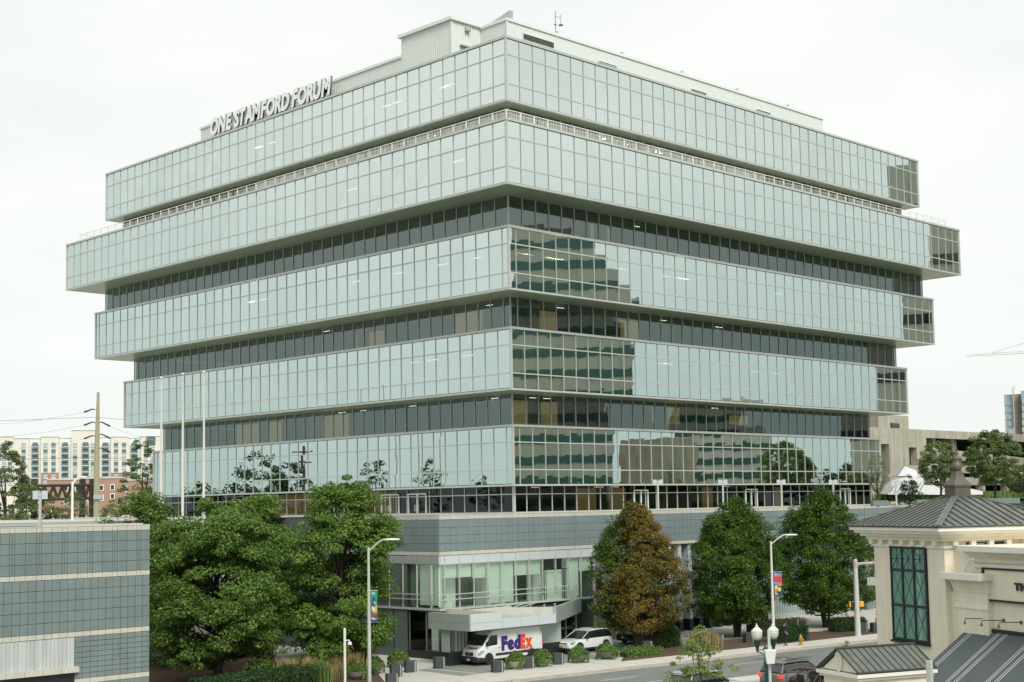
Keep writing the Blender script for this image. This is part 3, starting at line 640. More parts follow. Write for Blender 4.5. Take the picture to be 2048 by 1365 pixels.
pv = onz(1076, 1316); b = MB(); b.box(pv[0]-1.2, pv[1]-.1, G, pv[0]+2.6, pv[1]+1.2, G+1.0, 1); b.box(pv[0]-1.1, pv[1], G+1.001, pv[0]+2.5, pv[1]+1.1, CZ0+.018, 0); b.build('pillar', [M['panel'], M['black']], podium)
pq = onz(1005, 1260, CZ0+.3)
MB().box(-6.9, PY-.06, -8.6, -6.4, PY-.03, -7.6).build('yellow_notice', mat('yellow_notice', (.5, .36, .06), .6), podium)
# ------------------------------------------------------------------ left tiled building
LY = -8.2; c = ony(299, 1050, LY); LX = c[0]; LZ = c[2]
garage = thing('tiled_garage', 'blue tiled car park wall with beige strips and a white panelled opening at lower left', 'parking garage', (0, 0, 0))
zr = lambda y: ony(298, y, LY)[2]
za = [zr(1050), zr(1060), zr(1140), zr(1150), zr(1252), zr(1262), zr(1343), zr(1353)]
b = MB(); b.box(LX-26, LY+.0, G-1, LX, LY+14, za[0]-.02); b.build('wall', M['joint'], garage)
gt = []
def gtile(t0, t1, z0, z1, kd):    # t measured leftwards from the corner
    q = []; dd = .04+rng.uniform(-.003, .003)+(.006 if kd == 's' else 0)
    for d in (0, dd):
        for t, z in ((t1-.012, z0+.012), (t0+.012, z0+.012), (t0+.012, z1-.012), (t1-.012, z1-.012)): q.append((LX-t, LY-d, z))
    m = np.array(q[4:]).mean(0)-CAM; gt.append((1/np.linalg.norm(m), q, kd))
def txs(px_list, y): return [LX-ony(px, y, LY)[0] for px in px_list]
base = txs([299, 281, 273, 253, 234, 224.5, 204.5, 184.5, 175, 155, 134.5, 124.5, 103.5, 83, 73, 51, 29.5, 19, 0, -20, -42], 1055)
for t0, t1 in zip(base, base[1:]):
    gtile(t0, t1, za[1], za[0], 's'); gtile(t0, t1, za[3], za[2], 's')
    for r_ in range(4):
        a, c_ = za[2]+(za[1]-za[2])*r_/4, za[2]+(za[1]-za[2])*(r_+1)/4
        if t1-t0 < .32: gtile(t0, (t0+t1)/2, a, c_, 't'); gtile((t0+t1)/2, t1, a, c_, 't')
        else: gtile(t0, t1, a, c_, 't')
n = 22; tend = base[-1]
for i in range(n):
    for r_ in range(5): gtile(tend*i/n, tend*(i+1)/n, za[4]+(za[3]-za[4])*r_/5, za[4]+(za[3]-za[4])*(r_+1)/5, 't')
for i in range(0, 2*n, 2): gtile(tend*i/(2*n)+(.0), tend*(i+2)/(2*n), za[5], za[4], 's')
tw = LX-ony(149, 1290, LY)[0]
for i in range(10):
    for r_ in range(8): gtile(tw*i/10, tw*(i+1)/10, za[6]+(za[5]-za[6])*r_/8, za[6]+(za[5]-za[6])*(r_+1)/8, 't')
    if i % 2 == 0: gtile(tw*i/10, tw*(i+2)/10, za[7], za[6], 's'); gtile(tw*i/10, tw*(i+2)/10, G, za[7], 't')
emit_tiles(gt, garage, M['tile'], 295)
M['plank'] = mat('white_corrugated_plank', (.52, .55, .53), .5, noise=.05, nscale=1, streak=.3)
zt = za[5]-.02; zb = ony(148, 1333, LY)[2]; k = 0; t = tw+.06
while t < base[-1]:
    MB().box(LX-t-.21, LY-.10, zb, LX-t, LY-.01, zt).build('plank', M['plank'], garage); t += .225
t = tw-.13
while t < base[-1]:
    MB().box(LX-t-1.0, LY-.3, zb-.3, LX-t, LY-.005, zb-.005).build('ledge_slab', M['strip'], garage); t += 1.02
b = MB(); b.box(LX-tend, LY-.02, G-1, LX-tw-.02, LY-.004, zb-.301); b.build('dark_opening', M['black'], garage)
b = MB(); b.box(LX-26, LY-.06, za[0]-.001, LX+.02, LY+.35, za[0]+.04); b.box(ony(92, 1050, LY)[0], LY+.36, za[0], LX-.2, LY+1.2, za[0]+.1); b.build('coping', M['strip'], garage)
# ------------------------------------------------------------------ vegetation
def leafmat(name, c1, c2, c3, pos=.5, scale=.8, trans=.25):
    m = bpy.data.materials.new(name); m.use_nodes = True; t = m.node_tree; t.nodes.clear(); l = t.links.new
    o = N(t, 'ShaderNodeOutputMaterial'); g = N(t, 'ShaderNodeNewGeometry')
    n = N(t, 'ShaderNodeTexNoise'); n.inputs['Scale'].default_value = scale; n.inputs['Detail'].default_value = 3; l(g.outputs['Position'], n.inputs['Vector'])
    r = N(t, 'ShaderNodeValToRGB'); r.color_ramp.elements[0].position = pos-.13; r.color_ramp.elements[0].color = (*c1, 1); r.color_ramp.elements[1].position = pos+.13; r.color_ramp.elements[1].color = (*c2, 1); l(n.outputs[0], r.inputs[0])
    mr = N(t, 'ShaderNodeMapRange'); mr.inputs[1].default_value = .55; mr.inputs[2].default_value = 1; mr.inputs[4].default_value = .75; l(g.outputs['Random Per Island'], mr.inputs[0])
    mx = N(t, 'ShaderNodeMixRGB'); mx.inputs[2].default_value = (*c3, 1); l(mr.outputs[0], mx.inputs[0]); l(r.outputs[0], mx.inputs[1])
    p = N(t, 'ShaderNodeBsdfPrincipled'); p.inputs['Roughness'].default_value = .45; p.inputs['Specular IOR Level'].default_value = .22; l(mx.outputs[0], p.inputs['Base Color'])
    tr = N(t, 'ShaderNodeBsdfTranslucent'); l(mx.outputs[0], tr.inputs[0]); ms = N(t, 'ShaderNodeMixShader'); ms.inputs[0].default_value = trans+.08
    l(p.outputs[0], ms.inputs[1]); l(tr.outputs[0], ms.inputs[2]); l(ms.outputs[0], o.inputs[0]); return m
M['maple'] = leafmat('maple_leaf', (.07, .15, .026), (.125, .225, .04), (.30, .38, .09), scale=.5)
M['horn'] = leafmat('hornbeam_leaf', (.040, .092, .012), (.072, .145, .018), (.16, .23, .03))
M['hornbrown'] = leafmat('scorched_hornbeam_leaf', (.075, .115, .02), (.20, .125, .028), (.34, .22, .05), .49, .26)
M['bgleaf'] = leafmat('distant_leaf', (.085, .14, .045), (.15, .215, .07), (.27, .31, .13), scale=.4)
M['needle'] = leafmat('conifer_needle', (.012, .045, .022), (.02, .06, .03), (.05, .10, .045))
M['sap'] = leafmat('sapling_leaf', (.17, .24, .06), (.24, .31, .09), (.42, .46, .20), scale=1, trans=.35)
M['hedge'] = leafmat('hedge_leaf', (.02, .055, .014), (.035, .085, .02), (.07, .13, .03), scale=2)
M['olive'] = leafmat('shrub_leaf', (.07, .075, .03), (.11, .11, .045), (.17, .13, .06), scale=2)
M['flower'] = leafmat('planter_leaf', (.07, .16, .03), (.13, .25, .05), (.33, .42, .13), scale=4)
M['grass'] = leafmat('lawn_grass', (.10, .18, .035), (.16, .26, .06), (.32, .36, .16), scale=.6)
M['straw'] = leafmat('straw_grass', (.34, .29, .12), (.45, .37, .17), (.62, .50, .28), scale=1)
M['bark'] = mat('tree_bark', (.055, .045, .035), .9, noise=.3, nscale=6, bump=.02, bscale=12)
def leaf_mesh(name, C_, Nn, size, m, seed=0, aspect=.62, flat=.0):
    """C_: n x 3 centres, Nn: n x 3 preferred normals, size: n; builds a diamond-shaped leaf at each"""
    r = np.random.default_rng(seed); n = len(C_)
    nn = Nn+r.normal(0, .55, (n, 3)); nn /= np.linalg.norm(nn, axis=1)[:, None]+1e-9
    t = r.normal(0, 1, (n, 3)); t -= nn*(t*nn).sum(1)[:, None]; t /= np.linalg.norm(t, axis=1)[:, None]+1e-9; b = np.cross(nn, t)
    s = np.asarray(size).reshape(-1, 1)*r.uniform(.65, 1.25, (n, 1))
    fold = nn*s*.12
    V = np.stack([C_-t*s*.5, C_+b*s*aspect*.5+fold, C_+t*s*.5, C_-b*s*aspect*.5+fold], 1).reshape(-1, 3)
    me = bpy.data.meshes.new(name); me.vertices.add(4*n); me.vertices.foreach_set('co', V.ravel()); me.loops.add(4*n); me.polygons.add(n)
    me.polygons.foreach_set('loop_start', np.arange(0, 4*n, 4)); me.polygons.foreach_set('loop_total', np.full(n, 4)); me.loops.foreach_set('vertex_index', np.arange(4*n)); me.update(); me.materials.append(m); return me
def crown_points(r, H, R_, prof, nclump, nleaf, csize, flat=.55, inner=.35, gaps=0., masses=0):
    """clumped leaf positions; prof(t)->relative radius for height fraction t"""
    # azimuthal lobes for an uneven outline
    ph = r.uniform(0, 6.28, 5); am = r.uniform(.04, .12, 5)
    cs = []; ms_ = []
    while masses and len(ms_) < masses:
        t = r.uniform(.04, .97); a = r.uniform(0, 6.283); rr = prof(t)*R_*(.80-.5*r.uniform(0, 1)**2.5)
        if r.uniform() < prof(t)+.2: ms_.append((rr*math.cos(a), rr*math.sin(a), t*H, r.uniform(.7, 1.3)))
    while masses and len(cs) < nclump:
        m = ms_[r.integers(0, masses)]; d = r.normal(0, 1, 3); d /= np.linalg.norm(d); q = R_*.215*m[3]*r.uniform(.55, 1.0); cs.append((m[0]+d[0]*q, m[1]+d[1]*q, m[2]+d[2]*q*.62))
    while len(cs) < nclump:
        t = r.uniform(0, 1); a = r.uniform(0, 6.283)
        lob = 1+sum(am[i]*math.sin((i+2)*a+ph[i]+t*5*(i % 2)) for i in range(5))
        rr = prof(t)*R_*lob*(1-inner*r.uniform(0, 1)**2.2)
        if r.uniform() > (prof(t)+.15): continue
        cs.append((rr*math.cos(a), rr*math.sin(a), t*H))
    cs = np.array(cs); cs += r.normal(0, R_*.035, cs.shape)
    k = r.integers(0, nclump, nleaf); sz = r.uniform(.6, 1.35, nclump)*csize
    d = r.normal(0, 1, (nleaf, 3)); d /= np.linalg.norm(d, axis=1)[:, None]; rad = r.uniform(.25, 1, (nleaf, 1))**.6
    off = d*rad*sz[k][:, None]; off[:, 2] = off[:, 2]*flat-np.abs(off[:, 0]**2+off[:, 1]**2)*.12/csize
    P = cs[k]+off; out = cs[k].copy(); out[:, 2] = (out[:, 2]-H*.4)*.6; out /= np.linalg.norm(out, axis=1)[:, None]+1e-6
    nn = d*.5+out*.5+np.array([0, 0, .55]); nn /= np.linalg.norm(nn, axis=1)[:, None]
    return P, nn, cs
def tree(name, label, cat, loc, H, R_, z0, prof, seed, leaf, nclump, nleaf, csize, lsize, group=None, trunk_r=.22, stems=1, flat=.55, inner=.35, limbs=26, spread=.0, bark='bark', masses=0):
    r = np.random.default_rng(seed); root = thing(name, label, cat, loc, 0, group)
    P, nn, cs = crown_points(r, H-z0, R_, prof, nclump, nleaf, csize, flat, inner, 0., masses); P[:, 2] += z0; cs = cs+np.array([0, 0, z0])
    link('crown', leaf_mesh('crown', P, nn, np.full(len(P), lsize), M[leaf], seed), root)
    b = MB(); tops = []
    for s in range(stems):
        a = 6.28*s/stems+r.uniform(0, 1); lean = spread*(stems > 1)
        base = Vector((.12*math.cos(a)*(stems > 1), .12*math.sin(a)*(stems > 1), -.1)); tp = Vector((lean*math.cos(a), lean*math.sin(a), z0+(H-z0)*.72))
        pts = [base.lerp(tp, q)+Vector((r.normal(0, .05), r.normal(0, .05), 0))*q for q in (0, .04, .2, .45, .7, 1)]
        k = trunk_r/(stems**.6); b.tube(pts, [k*1.5, k*1.1, k*.9, k*.7, k*.45, k*.15], 8); tops.append(pts)
    idx = r.choice(len(cs), min(limbs, len(cs)), replace=False)
    for i in idx:
        pts = tops[i % len(tops)]; e = Vector(cs[i]); zz = max(z0*.75, e.z*.62-.2); q = min(1, zz/pts[-1].z); s0 = pts[0].lerp(pts[-1], q)
        mid = s0.lerp(e, .5)+Vector((0, 0, -.25)); b.tube([s0, mid, e], [trunk_r*.32, trunk_r*.2, .02], 5)
    b.build('trunk', M[bark], root, smooth=True); return root
def prof_maple(t): return max(0, min(1, 1.15*math.sin(math.pi*min(1, t*.80+.17))**.75))
def prof_horn(t): return float(np.interp(t, [0, .1, .3, .5, .7, .85, .95, 1], [.50, .86, 1, .95, .76, .50, .26, .06]))
def prof_open(t): return max(.15, math.sin(math.pi*(t*.9+.08))**.8)
def gxy(px, py, z=G): p = onz(px, py, z); return (p[0], p[1], G+.1)
gm = 'maples in front of the glass tower'
tree('maple_tree', 'largest leafy green maple, standing just right of the tiled car park wall', 'tree', (-25.6, 1.9, G+.1), 11.6, 5.0, .9, prof_maple, 11, 'maple', 800, 92000, .72, .20, gm, .26, limbs=60, masses=100)
tree('maple_tree', 'tall green maple whose branches reach the street lamp and glazed entrance', 'tree', tuple(ond(682, 1200, 98)[:2])+(G+.1,), 12.9, 4.2, 1.2, prof_maple, 12, 'maple', 800, 88000, .72, .20, gm, .26, limbs=60, masses=100)
tree('maple_tree', 'rounded maple rising behind the corner of the tiled car park below the flagpoles', 'tree', tuple(ond(275, 1100, 108)[:2])+(G+.1,), 12.4, 4.5, 1.5, prof_maple, 13, 'maple', 460, 46000, .75, .22, gm, .26, limbs=40, masses=75)
tree('maple_tree', 'maple between the two largest ones, its top against the lobby windows', 'tree', tuple(ond(515, 1100, 109)[:2])+(G+.1,), 12.1, 3.9, 1.5, prof_maple, 14, 'maple', 460, 46000, .75, .22, gm, .26, limbs=40, masses=75)
tree('maple_tree', 'maple half hidden behind the largest one, beside the car park corner', 'tree', tuple(ond(355, 1200, 104)[:2])+(G+.1,), 10.4, 3.6, 1.5, prof_maple, 15, 'maple', 300, 30000, .75, .22, gm, .24, limbs=30, masses=60)
gh = 'clipped hornbeams along the sidewalk'
tree('hornbeam_tree', 'hornbeam with brown scorched and partly green foliage beside the white car', 'tree', (5.9, -7.4, G+.1), 11.0, 3.3, 1.5, prof_horn, 21, 'hornbrown', 560, 66000, .58, .17, gh, .3, stems=5, spread=1.3, flat=.7, inner=.6)
_t = [o for o in SC.objects if o.get('label') == 'hornbeam with brown scorched and partly green foliage beside the white car'][0]; _c = [c for c in _t.children if c.name.startswith('crown')][0]; _m = _c.data; _m.materials.append(M['horn'])
_co = np.zeros(len(_m.vertices)*3); _m.vertices.foreach_get('co', _co); _co = _co.reshape(-1, 4, 3).mean(1); _sd = -(_co[:, 0]*_R[0]+_co[:, 1]*_R[1]); _rr = np.random.default_rng(5)
_k = (_sd/3.3*1.15+(_co[:, 2]-6.5)/4.5*.55+.25*np.sin(_co[:, 2]*1.7+_sd)+_rr.normal(0, .38, len(_sd))) > .62
_m.polygons.foreach_set('material_index', _k.astype(np.int32)); _m.update()
tree('hornbeam_tree', 'dark green hornbeam between the brown one and the street lamp', 'tree', tuple(ond(1473, 1200, 119.5)[:2])+(G+.1,), 11.2, 3.6, 1.5, prof_horn, 22, 'horn', 620, 70000, .60, .18, gh, .3, stems=5, spread=1.3, flat=.75, inner=.6)
tree('hornbeam_tree', 'dark green hornbeam behind the hydrant, nearest to the traffic signal pole', 'tree', tuple(ond(1650, 1200, 127)[:2])+(G+.1,), 11.9, 3.9, 1.5, prof_horn, 23, 'horn', 680, 74000, .62, .18, gh, .3, stems=4, spread=1.5, flat=.75, inner=.6)
# sapling in the foreground and its small neighbour
p = ond(1402, 1360, 66)
tree('sapling', 'slender pale green young tree in front of the grey parked car', 'young tree', (p[0], p[1], G), 5.8, 1.4, 2.0, lambda t: float(np.interp(t, [0, .3, .5, .65, .8, .95, 1], [.6, 1, .92, .55, .27, .1, .06])), 31, 'sap', 90, 3600, .26, .14, None, .03, limbs=16, inner=.7)
p = onz(1691, 1312, -8.6); p = ond(1691, 1300, 80)
tree('sapling', 'small sparse sapling tip rising behind the gabled pavilion roof', 'young tree', (p[0], p[1], G), 3.45, .7, 1.6, lambda t: max(.12, (1-t)**.6), 32, 'sap', 12, 330, .26, .13, None, .03, limbs=12, inner=.6)
# trees on the plaza beyond the tower (right)
def bgtree(px, topy, base, D, wpx, seed, label, leaf='bgleaf', nl=9000, name='plaza_tree', group='trees on the plaza by the concrete car park', cat='tree', prof=prof_open, zf=.28, ls=None, nc=110, z0g=None):
    q = ond(px, topy, D); z = base; H = q[2]-z; Rm = wpx/2*D/FPX
    return tree(name, label, cat, (q[0], q[1], z), H, Rm*.9, H*zf, prof, seed, leaf, nc*2, int(nl*1.5), Rm*.16, ls or Rm*.07, group, .16*H/8, limbs=14)
bgtree(1878, 884, 0, 150, 96, 41, 'leafy tree left of the roof spire, in front of the white tent')
bgtree(1985, 862, 0, 150, 118, 42, 'taller broad tree right of the roof spire before the car park ramps', nl=12000)
bgtree(2046, 932, 0, 160, 70, 43, 'small tree cut by the right edge of the picture, by the ramps')
bgtree(1752, 905, 0, 135, 50, 44, 'thin tree half hidden behind the right end of the glass tower', nl=2500)
tree('conifer', 'small dark spruce in front of the white tent', 'conifer', tuple(ond(1818, 990, 145)[:2])+(0,), 3.1, 1.35, .2, lambda t: 1-t*.93, 45, 'needle', 90, 5000, .3, .12, None, .08, limbs=6)
gl = 'trees beyond the car park wall at left'
bgtree(12, 885, -9, 190, 120, 51, 'tall tree at the left edge of the picture before the white flats', nl=12000, name='distant_tree', group=gl)
bgtree(75, 965, -9, 170, 110, 52, 'low dark tree behind the floodlight post', nl=10000, name='distant_tree', group=gl)
bgtree(285, 878, -9, 200, 96, 53, 'airy tree in front of the white flats, beside the tower corner', nl=9000, name='distant_tree', group=gl, nc=80)
bgtree(150, 985, -9, 230, 70, 54, 'dark green tree in front of the brick building', nl=7000, name='distant_tree', group=gl)
bgtree(225, 1000, -9, 220, 70, 55, 'bushy tree between the utility pole and the rounded maple', nl=7000, name='distant_tree', group=gl)
# grasses, hedges, shrubs
def hedge(name, label, pts, wd, h, leaf, seed, nl, ls, cat='hedge', group=None, z=G+.11, rough=.08):
    r = np.random.default_rng(seed); pts = [np.array(p[:2], float) for p in pts]; root = thing(name, label, cat, (pts[0][0], pts[0][1], z), 0, group); o = pts[0]
    seg = [np.linalg.norm(b_-a_) for a_, b_ in zip(pts, pts[1:])]; tot = sum(seg); P = []; Q = []
    for i in range(nl):
        s = r.uniform(0, tot); k = 0
        while s > seg[k]: s -= seg[k]; k += 1
        d = (pts[k+1]-pts[k])/seg[k]; n = np.array([-d[1], d[0]]); u = r.uniform(-1, 1); 
        side = r.uniform()
        if side < .5: off, zz, nn = u*wd/2, h, (0, 0, 1)
        elif side < .93: off, zz, nn = -wd/2*(1 if n @ (CAM[:2]-pts[k]) < 0 else -1), r.uniform(.05, 1)*h, tuple(-n*(1 if n @ (CAM[:2]-pts[k]) < 0 else -1))+(0.2,)
        else: off, zz, nn = u*wd/2, r.uniform(.1, 1)*h, (0, 0, 1)
        if abs(off) > wd*.42 and zz > h*.9: zz -= .06
        q = pts[k]+d*s+n*off-o; P.append((q[0]+r.normal(0, rough), q[1]+r.normal(0, rough), zz+r.normal(0, rough))); Q.append(nn)
    link('foliage', leaf_mesh('foliage', np.array(P), np.array(Q, float), np.full(nl, ls), M[leaf], seed), root)
    b = MB()
    for a_, b_ in zip(pts, pts[1:]):
        d = (b_-a_)/np.linalg.norm(b_-a_); n = np.array([-d[1], d[0]])*(wd/2-.12); a2 = a_-o+d*.1; b2 = b_-o-d*.1
        b.prism([tuple(a2-n), tuple(b2-n), tuple(b2+n), tuple(a2+n)], 0, h-.12)
    b.build('inner_branches', M['bark'], root); return root
hedge('hedge', 'clipped dark hedge in front of the parked black limousine', [onz(1300, 1300), onz(1345, 1294)], 1.6, 1.35, 'hedge', 61, 5000, .13)
hedge('hedge', 'long reddish green hedge behind the man in the dark suit', [onz(1500, 1277), onz(1605, 1266)], 1.2, 1.1, 'olive', 62, 4000, .12)
hedge('hedge', 'bright clipped hedge between the walking man and the hydrant', [onz(1545, 1288), onz(1602, 1282)], 1.5, 1.15, 'hedge', 63, 4500, .12)
hedge('hedge', 'low clipped hedge beside the traffic signal pole', [onz(1662, 1266), onz(1724, 1263)], 1.6, 1.0, 'hedge', 64, 4500, .13)
hedge('hedge', 'low hedge under the largest maple at the bottom edge', [(-34, -9.2), (-25.5, -7.6)], 2.2, 1.5, 'hedge', 65, 9000, .14)
hedge('shrub', 'dark olive shrub bed under the maples beside the planters', [(-19.5, -1.6), (-15.4, .6)], 1.8, 1.2, 'olive', 66, 5000, .12, 'shrub', rough=.2)
hedge('shrub', 'brown tinged shrubs left of the entrance windows', [(-16.0, 1.4), (-12.6, 2.8)], 1.6, 1.5, 'olive', 67, 4000, .12, 'shrub', rough=.25)
hedge('shrub', 'low green ground shrubs around the foot of the brown hornbeam', [onz(1246, 1318), onz(1310, 1311)], 1.2, .45, 'flower', 68, 2600, .14, 'shrub', rough=.12)
def blades(name, area, n, h, leaf, seed, z, root=None, kind='stuff', lean=.5, wdt=.03):
    r = np.random.default_rng(seed); V = []; F = []
    for i in range(n):
        c = area(r); a = r.uniform(0, 6.28); hh = h*r.uniform(.6, 1.15); l_ = lean*r.uniform(.2, 1)*hh; wv = np.array([-math.sin(a), math.cos(a)])*wdt
        k = len(V); m = (c[0]+math.cos(a)*l_*.35, c[1]+math.sin(a)*l_*.35); e = (c[0]+math.cos(a)*l_, c[1]+math.sin(a)*l_)
        V += [(c[0]-wv[0], c[1]-wv[1], z), (c[0]+wv[0], c[1]+wv[1], z), (m[0]+wv[0], m[1]+wv[1], z+hh*.7), (m[0]-wv[0], m[1]-wv[1], z+hh*.7), (e[0], e[1], z+hh)]
        F += [(k, k+1, k+2, k+3), (k+3, k+2, k+4)]
    me = bpy.data.meshes.new(name); me.from_pydata(V, [], F); me.materials.append(M[leaf]); me.update(); return link(name, me, root, kind)
def clumpy(cx, cy, rad): return lambda r: (cx+r.normal(0, rad), cy+r.normal(0, rad))
# feather grass tufts at the bottom edge
tufts = [(575, 1372), (600, 1360), (622, 1368), (648, 1356), (668, 1362), (686, 1354), (708, 1360), (640, 1372)]
for i, (px, py) in enumerate(tufts):
    q = onz(px, py); o = blades('ornamental_grass', clumpy(q[0], q[1], .28), 420, 1.5, 'straw' if i % 2 == 0 else 'grass', 70+i, G+.1, None, None, .35)
    tag(o, ['leftmost straw coloured feather grass tuft at the bottom edge', 'green feather grass tuft second from the left at the bottom edge', 'straw feather grass tuft between two green ones, third from left', 'green grass tuft fourth from left below the maples', 'straw feather grass tuft just left of the camera pole', 'green grass tuft at the foot of the camera pole', 'straw feather grass tuft right of the camera pole', 'green grass tuft lowest in the row, cut by the bottom edge'][i], 'ornamental grass', 'feather grass tufts at the bottom edge')
q = onz(1398, 1302); o = blades('ornamental_grass', clumpy(q[0], q[1], .28), 500, 1.25, 'straw', 79, G+.1, None, None, .35); tag(o, 'straw coloured ornamental grass beside the hedge and behind the sapling', 'ornamental grass')
q = onz(1424, 1300); o = blades('ornamental_grass', clumpy(q[0], q[1], .28), 400, 1.15, 'straw', 80, G+.1, None, None, .35); tag(o, 'green ornamental grass clump right of the straw coloured one', 'ornamental grass')
# plaza grass band beyond the tower
def band(r): t = r.uniform(0, 1); return (67+t*62+r.normal(0, .5), 6+t*10+r.normal(0, 1.4)+1.2*math.sin(t*30))
blades('plaza_grass', band, 16000, 1.0, 'grass', 81, .35, lean=.8, wdt=.05)
# ------------------------------------------------------------------ vehicles
M['van'] = mat('van_white', (.70, .72, .70), .28, coat=.6); M['silver'] = mat('silver_paint', (.42, .43, .43), .35, .2, coat=.6)
M['grey_p'] = mat('grey_brown_paint', (.20, .19, .18), .3, .4, coat=.6); M['blackp'] = mat('black_paint', (.006, .006, .007), .15, coat=1)
M['cglass'] = mat('car_glass', (.012, .016, .015), .06, 0, .8, coat=.5); M['rubber'] = mat('tyre_rubber', (.015, .015, .015), .8)
M['rim'] = mat('alloy_rim', (.45, .45, .45), .3, .7); M['rimd'] = mat('dark_rim', (.05, .05, .05), .3, .7); M['plastic'] = mat('dark_plastic', (.022, .026, .028), .55)
M['hl'] = mat('headlight_lens', (.55, .58, .6), .1, .3, coat=1); M['tl'] = mat('tail_light', (.35, .01, .01), .2, coat=1); M['tlon'] = mat('brake_light_lit', (.6, .02, .02), .2, emit=(1, .05, .04), estr=1.1)
M['purple'] = mat('purple_vinyl', (.050, .018, .16), .4); M['orange'] = mat('orange_vinyl', (.80, .07, .006), .4); M['greyv'] = mat('grey_vinyl', (.45, .45, .45), .4)
M['platew'] = mat('licence_plate', (.5, .55, .6), .4); M['platey'] = mat('yellow_plate', (.65, .33, .03), .4)
def loft(b, sts, mi=0):
    """sts: (x, zb, zt, hw, roundness of the top edge)"""
    rows = []
    for x, zb, zt, hw, tum in sts:
        h = zt-zb; half = [(0, zb), (hw*.88, zb), (hw*.99, zb+.08), (hw, zb+h*.4), (hw*(1-(1-tum)*.35), zb+h*.72), (hw*tum, zt-h*.07), (hw*tum*.86, zt), (0, zt+.02)]
        full = half+[(-y, z) for y, z in half[-2:0:-1]]; rows.append([(x, y, z) for y, z in full])
    n = len(rows[0]); vs = [p for r_ in rows for p in r_]; fs = []
    for i in range(len(rows)-1):
        for k in range(n): fs.append((i*n+k, (i+1)*n+k, (i+1)*n+(k+1) % n, i*n+(k+1) % n))
    fs += [tuple(range(n)), tuple(range((len(rows)-1)*n+n-1, (len(rows)-1)*n-1, -1))]
    b.add(vs, fs, mi)
def wheel(root, x, y, r, wd, rimm, side):
    b = MB(); Mx = Matrix.Translation((x, y, r)) @ Matrix.Rotation(R(90), 4, 'X'); b.lathe([(r*.62, -wd/2), (r*.93, -wd/2), (r, -wd*.3), (r, wd*.3), (r*.93, wd/2), (r*.62, wd/2)], 22, M=Mx)
    wv = b.build('wheel', M['rubber'], root, smooth=False); b = MB(); f = -side
    b.lathe([(r*.61, f*wd*.36), (r*.56, f*wd*.46), (r*.2, f*wd*.40), (r*.15, f*wd*.5), (.001, f*wd*.5)], 16, M=Mx)
    for k in range(5):
        a = k*2*math.pi/5; b.box(-.03, r*.12, f*wd*.45-.01, .03, r*.58, f*wd*.45+.01, M=Mx @ Matrix.Rotation(a, 4, 'Z'))
    b.build('rim', rimm, wv)
def side_poly(pts, y0, y1, b, mi=0):    # prism in the x-z plane
    n = len(pts); vs = [(p[0], y0, p[1]) for p in pts]+[(p[0], y1, p[1]) for p in pts]
    b.add(vs, [tuple(range(n)), tuple(range(2*n-1, n-1, -1))]+[(i, n+i, n+(i+1) % n, (i+1) % n) for i in range(n)], mi)
def arch(root, x, r, hw):
    b = MB()
    for s in (-1, 1):
        pts = [(x+r*math.cos(a), r*.95+r*math.sin(a)) for a in [math.pi*i/12 for i in range(13)]]+[(x-r, .25), (x+r, .25)]
        side_poly(pts, s*(hw-.06), s*(hw+.006), b)
    b.build('wheel_arch', M['plastic'], root, 'stuff')
